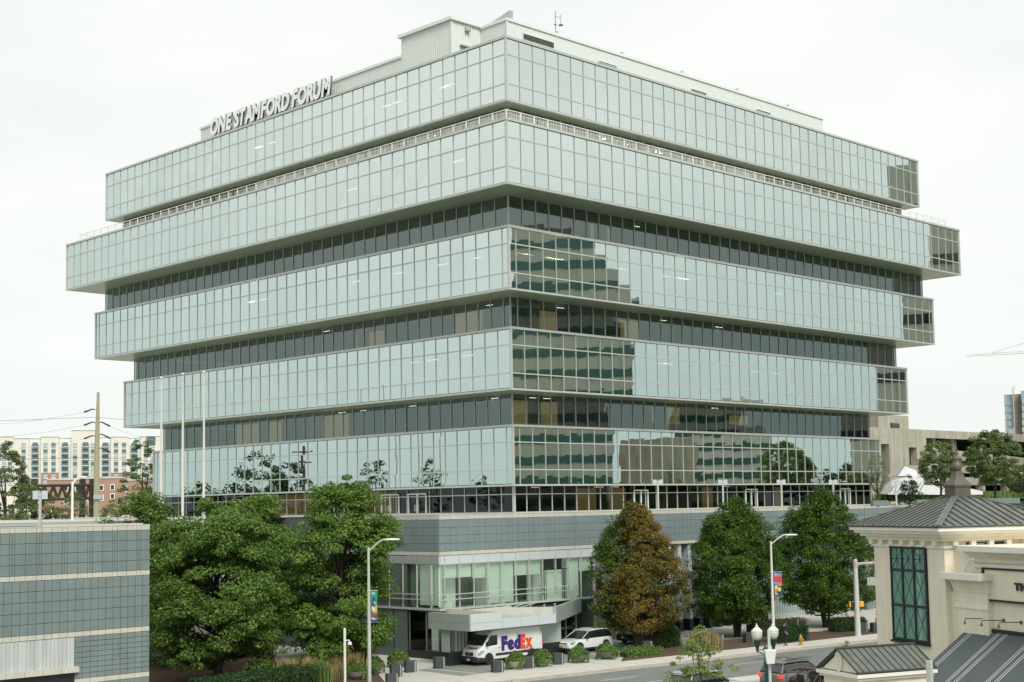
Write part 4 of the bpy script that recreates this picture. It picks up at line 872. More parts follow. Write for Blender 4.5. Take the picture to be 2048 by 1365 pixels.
def delivery_van(loc, rz):
    t = thing('delivery_van', 'white high roof delivery van with purple and orange lettering parked under the entrance canopy', 'van', loc, rz)
    L_ = 7.1; hw = 1.0; b = MB()
    loft(b, [(0, .45, 2.42, .90, .84), (.08, .36, 2.52, .97, .86), (.35, .34, 2.60, hw, .87), (2.5, .34, 2.62, hw, .87), (4.6, .34, 2.62, hw, .87), (5.05, .34, 2.55, hw, .85), (5.4, .34, 2.38, hw, .83), (5.62, .34, 2.14, hw, .84), (6.38, .34, 1.40, hw, .90), (6.50, .34, 1.29, .99, .92), (6.78, .36, 1.10, .95, .90), (6.90, .42, .88, .86, .85), (6.94, .5, .7, .7, .8)])
    b.build('body', M['van'], t, smooth=False, bevel=.02)
    b = MB(); b.add([(6.36, -.86, 1.44), (6.36, .86, 1.44), (5.68, .76, 2.12), (5.68, -.76, 2.12)], [(0, 1, 2, 3)]); b.add([(6.40, -.86, 1.46), (6.40, .86, 1.46), (5.70, .77, 2.14), (5.70, -.77, 2.14)], [(0, 1, 2, 3)]); b.build('windshield', M['cglass'], t)
    for s in (-1, 1):
        b = MB(); side_poly([(4.95, 1.42), (6.12, 1.36), (5.62, 2.02), (5.45, 2.12), (4.95, 2.12)], s*.88, s*.985, b); b.build('side_window', M['cglass'], t)
        b = MB(); b.box(6.0, s*1.0, 1.42, 6.15, s*1.22, 1.72); b.build('wing_mirror', M['plastic'], t, bevel=.03)
        b = MB(); side_poly([(6.30, .98), (6.80, .74), (6.87, .86), (6.68, 1.06), (6.45, 1.16)], s*.70, s*.99, b); b.build('headlight', M['hl'], t)
        b = MB(); b.box(.3, s*.98, .62, 5.15, s*1.012, .80); b.box(.0, s*.9, .35, .3, s*1.008, .50); b.build('side_trim', M['plastic'], t)
        b = MB(); b.box(-.01, s*.8, .95, .1, s*.985, 1.45); b.build('tail_light', M['tl'], t)
        b = MB(); b.box(4.68, s*1.0, 1.16, 4.84, s*1.025, 1.2); b.build('door_handle', M['plastic'], t)
        b = MB(); b.box(4.895, s*.99, .82, 4.905, s*1.003, 2.2); b.box(2.9, s*.99, .82, 2.908, s*1.003, 2.3); b.build('door_gap', M['greyv'], t)
    b = MB(); loft(b, [(6.3, .22, .62, 1.02, .97), (6.78, .24, .64, .99, .97), (6.97, .27, .66, .86, .95), (7.03, .32, .6, .6, .9)]); b.build('bumper', M['plastic'], t)
    b = MB(); b.box(6.88, -.42, .70, 6.965, .42, .96); b.build('grille', M['plastic'], t, bevel=.04)
    b = MB(); b.lathe([(.09, 0), (.09, .02), (.07, .02)], 14, M=Matrix.Translation((6.97, 0, .84)) @ Matrix.Rotation(R(90), 4, 'Y')); b.build('emblem', M['rim'], t)
    b = MB(); b.box(7.02, -.15, .36, 7.045, .15, .50); b.build('licence_plate', M['platew'], t)
    b = MB(); b.box(6.5, -.75, 1.28, 6.56, -.3, 1.30); b.box(6.5, .3, 1.28, 6.56, .75, 1.30); b.build('bonnet_vent', M['plastic'], t)
    for x in (1.30, 5.85):
        arch(t, x, .46, hw)
        for s in (-1, 1): wheel(t, x, s*.90, .36, .25, M['rim'], s)
    # lettering on the side (local +y side faces the street)
    un = (-1, 0, 0)
    letters('Fed', (4.55, 1.022, 1.02), (-1, 0, 0), (0, 0, 1), 2.05, .96, .006, [M['purple']], t, .07, 0, .0)
    letters('Ex', (2.52, 1.018, 1.02), (-1, 0, 0), (0, 0, 1), 1.32, .96, .006, [M['orange']], t, .07, 0, .0)
    letters('Express', (2.3, 1.014, .84), (-1, 0, 0), (0, 0, 1), .95, .14, .004, [M['greyv']], t, .0, 0, .03)
    hz = Vector((-.70, 0, .40)).normalized()
    letters('Fed', (6.70, .52, 1.19), (0, -1, 0), hz, .58, .17, .006, [M['purple']], t, .07, 0, .0)
    letters('Ex', (6.70, -.07, 1.19), (0, -1, 0), hz, .38, .17, .006, [M['orange']], t, .07, 0, .0)
    return t
vr = onz(1063.5, 1322.8)
vn = delivery_van((vr[0]+1.30*.93, vr[1]+.95, G+.1), R(180)); vn.scale = (.93, .96, .955)
def suv(label, loc, rz, paint, rimm, L_=4.85, H=1.68, cat='car', brake=False, plate='platew', plate_front=True, roofp=None, dz=0):
    t = thing('parked_car', label, cat, loc, rz); k = L_/4.85; hw = .98; b = MB()
    loft(b, [(0, .5, .96, .80, .95), (.10*k, .34, 1.04, .93, .95), (.5*k, .28, 1.10, hw, .95), (2.0*k, .27, 1.09, hw, .95), (3.2*k, .27, 1.06, hw, .95), (3.7*k, .27, 1.03, hw, .94), (4.3*k, .28, .97, .96, .93), (4.68*k, .32, .88, .89, .9), (4.82*k, .4, .76, .74, .88), (4.85*k, .45, .7, .6, .85)])
    b.build('body', paint, t, bevel=.02)
    b = MB(); loft(b, [(.10*k, 1.0, 1.12, .88, .95), (.40*k, 1.0, H-.10, .90, .80), (.8*k, 1.0, H-.03, .91, .78), (1.8*k, 1.0, H-.01, .92, .78), (2.5*k, 1.0, H-.06, .92, .77), (3.5*k, 1.0, 1.12, .86, .9)]); b.build('greenhouse', M['cglass'], t)
    b = MB(); loft(b, [(.30*k, H-.17, H-.07, .80, .98), (.8*k, H-.09, H+.015, .83, .98), (1.8*k, H-.08, H+.035, .84, .98), (2.62*k, H-.15, H-.03, .80, .98)]); b.build('roof', roofp or paint, t)
    b = MB()
    for s in (-1, 1):
        b.tube([(2.50*k, s*.70, H-.07), (3.5*k, s*.86, 1.06)], .028, 5); 
        if roofp is None: b.tube([(1.45*k, s*.74, H-.06), (1.35*k, s*.92, 1.06)], .03, 5); b.tube([(.45*k, s*.72, H-.1), (.12*k, s*.9, 1.04)], .05, 5)
    b.build('pillar', paint, t, 'stuff')
    for s in (-1, 1):
        b = MB(); b.box(3.0*k, s*.96, 1.02, 3.15*k, s*1.13, 1.18); b.build('wing_mirror', M['plastic'], t, bevel=.03)
        b = MB(); side_poly([(4.25*k, .86), (4.70*k, .74), (4.72*k, .82), (4.4*k, .94)], s*.52, s*.955, b); b.build('headlight', M['hl'], t)
        b = MB(); b.box(.0, s*.62, .78, .16*k, s*.955, .98); b.build('tail_light', M['tlon'] if brake else M['tl'], t)
        b = MB(); b.box(.75*k, s*.96, .27, 4.0*k, s*.992, .40); b.build('sill_trim', M['plastic'], t)
        b = MB(); b.box(1.0*k, s*.98, .94, 1.15*k, s*1.0, .97); b.box(2.0*k, s*.98, .94, 2.15*k, s*1.0, .97); b.build('door_handle', paint, t, 'stuff')
        b = MB(); b.tube([(.7*k, s*.66, H+.03), (1.5*k, s*.68, H+.06), (2.4*k, s*.66, H-.01)], .018, 5); b.build('roof_rail', M['plastic'], t)
    b = MB(); b.box(4.6*k, -.55, .66, 4.84*k, .55, .82); b.build('grille', M['plastic'], t, bevel=.03)
    b = MB(); loft(b, [(4.45*k, .25, .46, .93, .97), (4.80*k, .27, .48, .80, .96), (4.87*k, .3, .44, .55, .9)]); b.build('front_bumper', M['plastic'], t)
    b = MB(); b.box(4.865*k, -.15, .47, 4.89*k, .15, .60); b.build('licence_plate', M[plate], t)
    b = MB(); b.box(-.02, -.15, .72, .01, .15, .85); b.build('licence_plate', M[plate], t)
    if brake: b = MB(); b.box(.30*k, -.3, H-.13, .36*k, .3, H-.08); b.build('high_brake_light', M['tlon'], t)
    for x in (.95*k, 3.85*k):
        arch(t, x, .44, hw)
        for s in (-1, 1): wheel(t, x, s*.86, .36, .24, rimm, s)
    return t
rr = onz(1211, 1304)
suv('white sport utility car with dark windows behind the row of planters', (rr[0]+.95, rr[1]+.90, G+.1), R(180), M['van'], M['rimd'], plate='platey', roofp=M['van'])
q = onz(1352, 1292); suv('black limousine half hidden behind the hedge and the brown hornbeam', (q[0]+3.4, q[1]+3.6, G+.1), R(180), M['blackp'], M['rimd'], L_=5.6, H=1.75)
sd = math.degrees(TH)
suv('silver estate car parked behind the pale green sapling at the bottom edge', tuple(ond(1355, 1395, 80.5)[:2])+(G,), R(sd+4), M['silver'], M['rim'], H=1.74)
suv('grey brown car with red brake lights lit behind the grey post', tuple(ond(1540, 1386, 85.5)[:2])+(G,), R(sd-2), M['grey_p'], M['rim'], H=1.72, brake=True)
def jeep(loc, rz):
    t = thing('open_jeep', 'open topped black off road car with a tan roll cage at the bottom edge', 'jeep', loc, rz)
    b = MB(); b.box(.1, -.8, .5, 2.5, .8, 1.05); b.box(2.5, -.62, .5, 3.8, .62, 1.1); b.build('body', M['blackp'], t, bevel=.05)
    tan = mat('tan_roll_cage', (.16, .11, .07), .6); b = MB()
    for s in (-1, 1):
        b.tube([(.25, s*.7, 1.05), (.3, s*.68, 1.72), (.5, s*.66, 1.82), (1.55, s*.66, 1.84), (2.3, s*.66, 1.76), (2.5, s*.7, 1.2)], .045, 7); b.tube([(1.5, s*.7, 1.0), (1.5, s*.68, 1.84)], .045, 7); b.tube([(.6, s*.7, 1.0), (1.5, s*.68, 1.7)], .035, 6)
    for x, z in ((.35, 1.74), (1.5, 1.84), (2.3, 1.76)): b.tube([(x, -.66, z), (x, .66, z)], .045, 7)
    b.build('roll_cage', tan, t)
    for s in (-1, 1):
        b = MB(); b.box(1.2, s*.45-.22, .9, 1.35, s*.45+.22, 1.5); b.box(1.35, s*.45-.22, .85, 1.8, s*.45+.22, 1.0); b.build('seat', M['plastic'], t, bevel=.04)
    b = MB(); b.add([(2.45, -.66, 1.12), (2.45, .66, 1.12), (2.35, .62, 1.62), (2.35, -.62, 1.62)], [(0, 1, 2, 3)]); b.build('windshield', M['cglass'], t)
    b = MB(); b.lathe([(.1, -.1), (.36, -.1), (.38, 0), (.36, .1), (.1, .1)], 18, M=Matrix.Translation((-.05, 0, 1.0)) @ Matrix.Rotation(R(90), 4, 'Y')); b.build('spare_wheel', M['rubber'], t)
    for x in (.65, 3.1):
        for s in (-1, 1): wheel(t, x, s*.82, .38, .26, M['rim'], s)
jeep(tuple(ond(1590, 1400, 79.5)[:2])+(G,), R(sd+8))
# ------------------------------------------------------------------ street furniture
M['pole'] = mat('galvanised_pole', (.56, .58, .54), .45, .3, noise=.05); M['polew'] = mat('white_pole', (.62, .61, .56), .5)
M['green'] = mat('dark_green_iron', (.008, .05, .04), .4); M['globe'] = mat('lamp_globe', (.62, .62, .58), .25, coat=.4)
M['cone'] = mat('traffic_orange', (.80, .09, .02), .55); M['yellow'] = mat('signal_yellow', (.80, .38, .02), .5)
def street_lamp(label, px, base_xy, topy, armpx, seed, bcols, pm, txt):
    bx, by = base_xy; D = (np.array([bx, by, 0])-CAM) @ _F; tp = CAM+ray(px, topy)*1
    az = math.hypot(bx-CAM[0], by-CAM[1])/np.linalg.norm(ray(px, topy)[:2]); zt = CAM[2]+ray(px, topy)[2]*az; h = zt-G
    t = thing('street_lamp', label, 'street lamp', (bx, by, G), 0, 'banner street lamps along the sidewalk'); rv = np.array([_R[0], _R[1]]); rv /= np.linalg.norm(rv)
    b = MB(); b.tube([(0, 0, 0), (0, 0, h*.5), (0, 0, h)], [.13, .11, .075], 12); b.lathe([(.2, 0), (.2, .12), (.14, .2)], 12); b.build('pole', pm, t)
    a = armpx; A = lambda d, z: (rv[0]*d, rv[1]*d, z)
    b = MB(); b.tube([A(0, h-.25), A(a*.55, h+.28), A(a*.8, h+.45), A(a, h+.5)], .045, 8); b.build('arm', pm, t)
    b = MB(); b.lathe([(.02, -.06), (.16, -.05), (.19, 0), (.13, .06), (.02, .08)], 12, M=Matrix.Translation(A(a+.42, h+.47)) @ Matrix.Rotation(math.atan2(rv[1], rv[0]), 4, 'Z') @ Matrix.Scale(2.9, 4, (1, 0, 0))); b.build('lamp_head', M['white'], t)
    # banner
    py0, py1 = bcols[0]; z1 = h-(py0-topy)*az*.000346/1; z0 = h-(py1-topy)*az*.000346
    bw = bcols[1]; off = .15; zc = (z0+z1)/2; hb = z1-z0
    Mx = Matrix.Translation((0, 0, z0)) @ Matrix.Rotation(math.atan2(rv[1], rv[0])+R(-8), 4, 'Z')
    cols = bcols[2]; mats = [mat('banner_%d' % i, c, .7) for i, c in enumerate(cols)]
    bn = MB(); bn.box(off, -.012, 0, off+bw, .012, hb, 0, M=Mx); bn = bn.build('banner', mats[0], t)
    rr_ = random.Random(seed)
    for i, (fr, c) in enumerate(bcols[3]):
        pts = [(off+bw*x, hb*z) for x, z in fr]; b = MB(); side_poly(pts, -.016-.002*i, -.0125, b); [b.v.__setitem__(k, tuple(Mx @ Vector(p))) for k, p in enumerate(b.v)]; b.build('banner_print', mats[c], bn)
    for s_, zf, hh in ((txt[0], .90, .05), (txt[1], .085, .07)):
        o = Mx @ Vector((off+bw*.1, -.04, hb*zf)); letters(s_, tuple(o), (rv[0], rv[1], 0), (0, 0, 1), bw*.8, hb*hh, .004, [M['letter']], bn, .02, 0, .04)
    b = MB()
    for z in (z0-.03, z1+.03): b.tube([(0, 0, z), tuple(Vector(A(off+bw+.05, z)))], .018, 5); b.lathe([(.13, z-.05), (.13, z+.05)], 10)
    b.build('banner_bracket', pm, t)
lp1 = onz(739, 1372); lp2 = onz(1548, 1290)
circ = lambda cx, cy, rx, ry, n=10: [(cx+rx*math.cos(6.283*i/n), cy+ry*math.sin(6.283*i/n)) for i in range(n)]
street_lamp('street lamp with a green banner in front of the maples', 740, (lp1[0], lp1[1]), 1095, 1.1, 1,
    ((1182, 1243), .40, [(.02, .30, .18), (.02, .10, .28), (.75, .40, .06), (.60, .65, .45), (.35, .02, .14), (.05, .05, .22)],
     [([(0, 0), (1, 0), (1, .06), (0, .06)], 5), ([(0, .12), (1, .12), (1, .30), (.5, .22), (0, .32)], 4), (circ(.45, .70, .3, .12), 1), ([(.3, .35), (.95, .28), (.9, .55), (.5, .45)], 2), ([(.1, .42), (.45, .30), (.6, .45), (.2, .52)], 3), ([(.05, .55), (.5, .5), (.6, .62), (.1, .62)], 5), (circ(.6, .62, .15, .05), 2)]), M['pole'], ('STAMFORD', 'Succeed'))
street_lamp('street lamp with a blue and red banner above the globe lamps', 1541, (lp2[0], lp2[1]), 1083, 1.2, 2,
    ((1145, 1193), .62, [(.03, .05, .12), (.16, .28, .50), (.55, .05, .08), (.70, .20, .03), (.60, .62, .20), (.02, .15, .06)],
     [([(0, .84), (1, .84), (1, .96), (0, .96)], 1), ([(0, .62), (1, .60), (1, .84), (0, .84)], 2), ([(0, .5), (.7, .5), (.6, .6), (0, .62)], 1), ([(.35, .42), (1, .45), (1, .6), (.6, .58)], 3), (circ(.25, .38, .2, .1), 4), (circ(.65, .30, .22, .09), 4), (circ(.2, .22, .18, .09), 3), ([(0, 0), (1, 0), (1, .05), (0, .05)], 5)]), M['polew'], ('STAMFORD', 'Social'))
# camera pole
q = onz(690, 1372); t = thing('camera_pole', 'short white pole carrying a dome security camera before the feather grass', 'camera pole', (q[0], q[1], G))
h = ond(690, 1259, (q-CAM) @ _F)[2]-G; b = MB(); b.tube([(0, 0, 0), (0, 0, h)], .085, 12); b.lathe([(.085, h), (.05, h+.04)], 12); b.build('pole', M['white'], t)
rv = (_R[0]*.32, _R[1]*.32); b = MB(); b.tube([(0, 0, h-.75), (rv[0]*.9, rv[1]*.9, h-.72), (rv[0], rv[1], h-.85)], .04, 7); b.lathe([(.04, -.8), (.13, -.88), (.14, -1.0)], 12, (rv[0], rv[1], h)); b.build('camera_housing', M['white'], t); b = MB(); b.lathe([(.12, -1.001), (.10, -1.07), (.02, -1.11)], 12, (rv[0], rv[1], h)); b.build('camera_dome', M['black'], t)
# twin globe lamp post
p = ond(1532, 1310, 70); zt = ond(1532, 1300, 70)[2]; t = thing('globe_lamp_post', 'dark green twin lamp post with two acorn globes in front of the street', 'lamp post', (p[0], p[1], G)); h = zt-G
rvv = np.array([_R[0], _R[1]]); rvv /= np.linalg.norm(rvv); s_ = 70/FPX
b = MB(); b.tube([(0, 0, 0), (0, 0, h)], [.12, .09], 10); b.lathe([(.10, h), (.16, h+.05), (.10, h+.12), (.03, h+.25)], 10); b.build('post', M['green'], t)
for dx in (-17*s_, 15.5*s_):
    c = (rvv[0]*dx, rvv[1]*dx); b = MB(); b.tube([(0, 0, h-.02), (c[0]*.5, c[1]*.5, h+.0), (c[0], c[1], h-.02)], .03, 6); b.tube([(0, 0, h-.3), (c[0]*.9, c[1]*.9, h-.08)], .022, 6); b.build('arm', M['green'], t)
    dz = 0 if dx < 0 else .04
    b = MB(); b.lathe([(.04, -.12), (.06, 0), (.09, .1), (.15, .36), (.19, .42), (.19, .47)], 14, (c[0], c[1], h+dz)); hd = b.build('lamp_bowl', M['green'], t)
    b = MB(); b.lathe([(.17, .471), (.25, .62), (.27, .80), (.26, .86)], 16, (c[0], c[1], h+dz)); b.build('globe', M['globe'], t, smooth=True)
    b = MB(); b.lathe([(.28, .861), (.26, .93), (.14, 1.05), (.07, 1.1), (.08, 1.14), (.03, 1.2), (.005, 1.3)], 14, (c[0], c[1], h+dz)); b.build('lamp_cap', M['globe'], t)
# grey square post with a tapered white box
p = ond(1539, 1320, 58); z1 = ond(1537, 1263, 58)[2]; s_ = 58/FPX; t = thing('sign_post', 'grey square post with a tapered white box fixed to it, before the globe lamps', 'sign post', (p[0], p[1], G), YAW)
b = MB(); b.box(-.05, -.05, 0, .05, .05, z1-G); b.build('post', M['pole'], t)
za_, zb_ = ond(1539, 1299, 58)[2]-G, ond(1539, 1327, 58)[2]-G; b = MB(); w1, w2 = 11.5*s_, 7.5*s_
b.add([(-.32, -w2, zb_), (-.055, -w2, zb_), (-.055, w2, zb_), (-.32, w2, zb_), (-.38, -w1, za_), (-.055, -w1, za_), (-.055, w1, za_), (-.38, w1, za_)], [(0, 3, 2, 1), (4, 5, 6, 7), (0, 1, 5, 4), (1, 2, 6, 5), (2, 3, 7, 6), (3, 0, 4, 7)]); b.build('white_box', M['white'], t, bevel=.02)
# plain grey post at the awning
p = ond(1859, 1340, 50); z1 = ond(1858, 1322, 50)[2]; b = MB(); b.box(p[0]-.09, p[1]-.09, G, p[0]+.09, p[1]+.09, z1); tag(b.build('grey_post', M['pole'], bevel=.01), 'grey square metal post in front of the striped awning', 'post')
# traffic signal pole
q = onz(1716, 1275); t = thing('signal_pole', 'pale traffic signal pole with a rusty mast arm reaching behind the beige tower', 'traffic signal', (q[0], q[1], G)); Dq = (q-CAM) @ _F
h = ond(1708, 1121, Dq)[2]-G; b = MB(); b.tube([(0, 0, 0), (0, 0, h)], [.26, .17], 14); b.lathe([(.36, 0), (.36, .08), (.28, .12)], 14); b.lathe([(.17, h), (.1, h+.06)], 14); b.build('pole', M['pole'], t)
M['rust'] = mat('rusty_steel', (.42, .36, .30), .7, noise=.35, nscale=4); b = MB(); b.tube([(0, 0, h-.35), (9, -1.1, h-.2)], [.13, .09], 8); b.lathe([(.2, h-.6), (.2, h-.1)], 12); b.build('mast_arm', M['rust'], t)
rr_ = np.array([_R[0], _R[1]])/np.hypot(_R[0], _R[1]); zz = ond(1712, 1209, Dq)[2]-G
b = MB(); b.box(.22, -.16, zz-.22, .55, .16, zz+.22, M=Matrix.Rotation(math.atan2(rr_[1], rr_[0]), 4, 'Z')); b.build('pedestrian_signal', M['yellow'], t, bevel=.04)
b = MB(); b.box(-.52, -.16, zz-.22, -.22, .16, zz+.22, 0, M=Matrix.Rotation(math.atan2(rr_[1], rr_[0]), 4, 'Z')); b.build('pedestrian_signal', M['black'], t, bevel=.03)
b = MB(); b.box(-.62, -.18, zz-.22, -.521, .18, zz+.22, 0, M=Matrix.Rotation(math.atan2(rr_[1], rr_[0]), 4, 'Z')); b.build('signal_visor', M['yellow'], t)
# cones, hydrant, small rod
def cone(px, py, label, hh=1.0):
    q = onz(px, py); t = thing('traffic_cone', label, 'traffic cone', (q[0], q[1], G+.1), .3, 'traffic cones on the forecourt'); b = MB(); b.box(-.22, -.22, 0, .22, .22, .05); b.build('base', M['black'], t)
    b = MB(); b.lathe([(.17, .05), (.04, hh), (.03, hh+.01)], 14); b.build('cone_body', M['cone'], t); b = MB(); b.lathe([(.112, hh*.5), (.086, hh*.7)], 14); b.build('reflective_collar', M['white'], t)
    if hh > .8: b = MB(); b.lathe([(.03, hh), (.03, hh+.12), (.01, hh+.14)], 8); b.build('handle', M['cone'], t)
cone(1697, 1249, 'traffic cone half hidden by hornbeam twigs, left of the signal pole', .75); cone(1754, 1251, 'tall orange traffic cone with a white collar beside the beige tower', 1.15)
q = onz(1602, 1294); t = thing('fire_hydrant', 'rusty yellow fire hydrant standing on the sidewalk behind the kerb', 'fire hydrant', (q[0], q[1], G+.12)); hm = mat('hydrant_paint', (.36, .20, .05), .6, noise=.25, nscale=6)
b = MB(); b.lathe([(.17, 0), (.17, .06), (.12, .08), (.11, .5), (.15, .52), (.15, .58), (.12, .6), (.1, .72), (.05, .8)], 14); b.build('barrel', hm, t, smooth=False)
b = MB(); b.tube([(-.22, 0, .45), (.22, 0, .45)], .065, 10); b.tube([(0, -.24, .42), (0, 0, .42)], .085, 10); b.build('outlet', hm, t); b = MB(); b.lathe([(.03, .8), (.03, .87)], 5); b.build('operating_nut', hm, t)
q = onz(1597, 1284); b = MB(); b.tube([(q[0], q[1], G+.1), (q[0], q[1], G+1.75)], .03, 6); tag(b.build('marker_rod', M['rust']), 'thin rusty marker rod standing beside the fire hydrant', 'marker')
# planters and block lights
def planter(px, py, label, seed, bowl, wid=1.25, purple=False):
    q = onz(px, py); t = thing('bowl_planter', label, 'planter', (q[0], q[1]+.4, G+.1), 0, 'round bowl planters of the forecourt'); b = MB()
    b.lathe([(.25, 0), (.28, .02), (wid*.42, .25), (wid*.54, .52), (wid*.56, .56), (wid*.52, .57), (wid*.48, .48)], 22); b.build('bowl', bowl, t, smooth=False)
    r = np.random.default_rng(seed); n = 1500; a = r.uniform(0, 6.283, n); rad = wid*.56*np.sqrt(r.uniform(0, 1, n)); z = .55+(.62*(1-(rad/(wid*.62))**2))*r.uniform(.35, 1, n)*(1+.15*np.sin(3*a+seed))
    P = np.stack([rad*np.cos(a), rad*np.sin(a), z], 1); nn = np.stack([np.cos(a)*.6, np.sin(a)*.6, np.ones(n)], 1)
    # trailing tufts over the rim
    m = 260; ta = r.choice(np.array([0.5, 2.2, 3.9, 5.2])+seed, m)+r.normal(0, .15, m); hang = r.uniform(0, .5, m)
    P2 = np.stack([wid*.58*np.cos(ta), wid*.58*np.sin(ta), .58-hang], 1); nn2 = np.stack([np.cos(ta), np.sin(ta), .3*np.ones(m)], 1)
    link('foliage', leaf_mesh('foliage', np.vstack([P, P2]), np.vstack([nn, nn2]), np.full(n+m, .15), M['flower'], seed), t)
    if purple:
        P = P[(np.abs(a-4.2) < 1.2) & (rad > wid*.36)][:160]; P[:, 2] = .62+.1*np.arange(len(P))/max(1, len(P)); link('flowers', leaf_mesh('flowers', P, np.tile([0, -.6, .5], (len(P), 1)), np.full(len(P), .12), mat('dark_violet_petal', (.05, .03, .08), .6), seed+1), t)
M['bowl_l'] = mat('pale_stone_bowl', (.40, .38, .31), .8, noise=.08, nscale=3); M['bowl_d'] = mat('mossy_stone_bowl', (.17, .18, .13), .85, noise=.15, nscale=3)
planter(720, 1363, 'pale bowl planter just right of the camera pole', 1, M['bowl_l'], 1.45); planter(756, 1352, 'dark bowl planter directly behind the lamp with the green banner', 2, M['bowl_d'], 1.2); planter(804, 1338, 'bowl planter with a tall leafy mound left of the entrance', 3, M['bowl_d'], 1.35)
planter(1040, 1342, 'pale clean bowl planter below the rear wheel of the van', 4, M['bowl_l'], 1.25); planter(1092, 1337, 'mossy bowl planter behind the tail of the van', 5, M['bowl_d'], 1.3); planter(1166, 1329, 'mossy bowl planter with violet flowers before the white car', 6, M['bowl_d'], 1.35, True); planter(1222, 1322, 'wide dark bowl planter at the tail of the white car', 7, M['bowl_d'], 1.45)
blk = mat('dark_stone_block', (.045, .055, .058), .6, noise=.12, nscale=3)
for px, py, label in ((782, 1376, 'lowest dark light block, cut by the bottom edge'), (790, 1357, 'dark light block directly behind the lowest one'), (819, 1348, 'dark light block in front of the tall leafy planter'), (877, 1340, 'dark light block before the entrance column'), (993, 1348, 'dark light block below the front wheel of the van'), (1055, 1340, 'dark light block half hidden right of the pale planter'), (1114, 1332, 'dark light block right of the mossy planter'), (1292, 1306, 'small dark light block at the foot of the brown hornbeam'), (1436, 1292, 'dark light block beside the trunk of the middle hornbeam'), (1496, 1288, 'dark light block right of the middle hornbeam trunk'), (1724, 1267, 'dark light block just right of the signal pole'), (1750, 1267, 'wider dark block touching the edge of the beige tower')):
    q = onz(px, py); t = thing('light_block', label, 'bollard', (q[0], q[1], G+.1), 0, 'dark stone light blocks of the forecourt')
    MB().box(-.3, -.28, 0, .3, .30, .78).build('block', blk, t, bevel=.015); MB().box(.301, -.26, .0, .36, .26, .76).build('diffuser', M['conc_l'], t); MB().box(.361, -.28, 0, .42, .3, .78).build('end_plate', blk, t)
    t.rotation_euler = (0, 0, R(-25))
q = onz(667, 1320); b = MB()
tag(MB().box(q[0]-4.6, q[1]+.0, G+.1, q[0]+3.2, q[1]+.9, G+.75).build('stone_bench', M['conc_l'], bevel=.05), 'long pale curved stone bench wall under the maples', 'bench')
# ------------------------------------------------------------------ the walking man
def skin_mesh(name, pts, edges, m, parent, sub=1):
    me = bpy.data.meshes.new(name); me.from_pydata([p[:3] for p in pts], edges, []); o = bpy.data.objects.new(name, me); SC.collection.objects.link(o)
    sk = o.modifiers.new('s', 'SKIN'); sk.use_smooth_shade = True
    for i, p in enumerate(pts): me.skin_vertices[0].data[i].radius = (p[3], p[4] if len(p) > 4 else p[3])
    me.skin_vertices[0].data[0].use_root = True
    su = o.modifiers.new('u', 'SUBSURF'); su.levels = su.render_levels = sub
    dg = bpy.context.evaluated_depsgraph_get(); m2 = bpy.data.meshes.new_from_object(o.evaluated_get(dg)); bpy.data.objects.remove(o); m2.materials.clear(); m2.materials.append(m); return link(name, m2, parent)
q = onz(1571, 1294.5); t = thing('person', 'man in a dark navy suit walking along the sidewalk beside the clipped hedge', 'person', (q[0], q[1], G+.125), R(-10))
sk_ = mat('skin', (.42, .26, .19), .6); suit = mat('navy_suit', (.012, .018, .034), .8); trs = mat('dark_trousers', (.008, .010, .016), .8); hr = mat('dark_hair', (.012, .009, .007), .7)
bp_ = [(0, 0, .98, .13, .11), (0, 0, 1.22, .14, .11), (0, 0, 1.46, .16, .10), (.01, 0, 1.56, .055), (.03, 0, 1.64, .075, .07), (.035, 0, 1.74, .085, .075), (.03, 0, 1.80, .06), (0, .20, 1.49, .06), (-.03, .25, 1.2, .045), (.05, .26, .97, .035), (.07, .26, .90, .035), (0, -.20, 1.49, .06), (-.07, -.25, 1.2, .045), (-.02, -.28, .96, .035), (-.01, -.28, .88, .035),
       (0, .09, .93, .09), (.07, .10, .52, .065), (.02, .10, .1, .045), (.14, .10, .04, .04), (0, -.09, .93, .09), (-.02, -.10, .5, .065), (-.16, -.10, .1, .045), (-.06, -.10, .03, .04)]
be = [(0, 1), (1, 2), (2, 3), (3, 4), (4, 5), (5, 6), (2, 7), (7, 8), (8, 9), (9, 10), (2, 11), (11, 12), (12, 13), (13, 14), (0, 15), (15, 16), (16, 17), (17, 18), (0, 19), (19, 20), (20, 21), (21, 22)]
skin_mesh('body', bp_, be, sk_, t, 2)
jk = [(0, 0, .80, .19, .15), (0, 0, 1.05, .175, .14), (0, 0, 1.25, .185, .14), (0, 0, 1.47, .18, .115), (0, 0, 1.53, .08), (0, .21, 1.49, .085), (-.03, .26, 1.2, .068), (.05, .27, .99, .055), (0, -.21, 1.49, .085), (-.07, -.26, 1.2, .068), (-.02, -.29, .98, .055)]
skin_mesh('suit_jacket', jk, [(0, 1), (1, 2), (2, 3), (3, 4), (3, 5), (5, 6), (6, 7), (3, 8), (8, 9), (9, 10)], suit, t, 2)
tr = [(0, 0, .95, .15, .13), (0, .09, .85, .11), (.07, .10, .5, .085), (.02, .10, .12, .07), (0, -.09, .85, .11), (-.02, -.10, .5, .085), (-.16, -.10, .13, .07)]
skin_mesh('trousers', tr, [(0, 1), (1, 2), (2, 3), (0, 4), (4, 5), (5, 6)], trs, t, 2)
b = MB(); b.lathe([(.02, -.02), (.088, 0), (.098, .07), (.085, .14), (.04, .175)], 12, (.02, 0, 1.69)); b.build('hair', hr, t, smooth=True)
b = MB(); b.lathe([(.015, -.03), (.02, 0), (.012, .03)], 8, (.123, 0, 1.71)); b.build('nose', sk_, t)
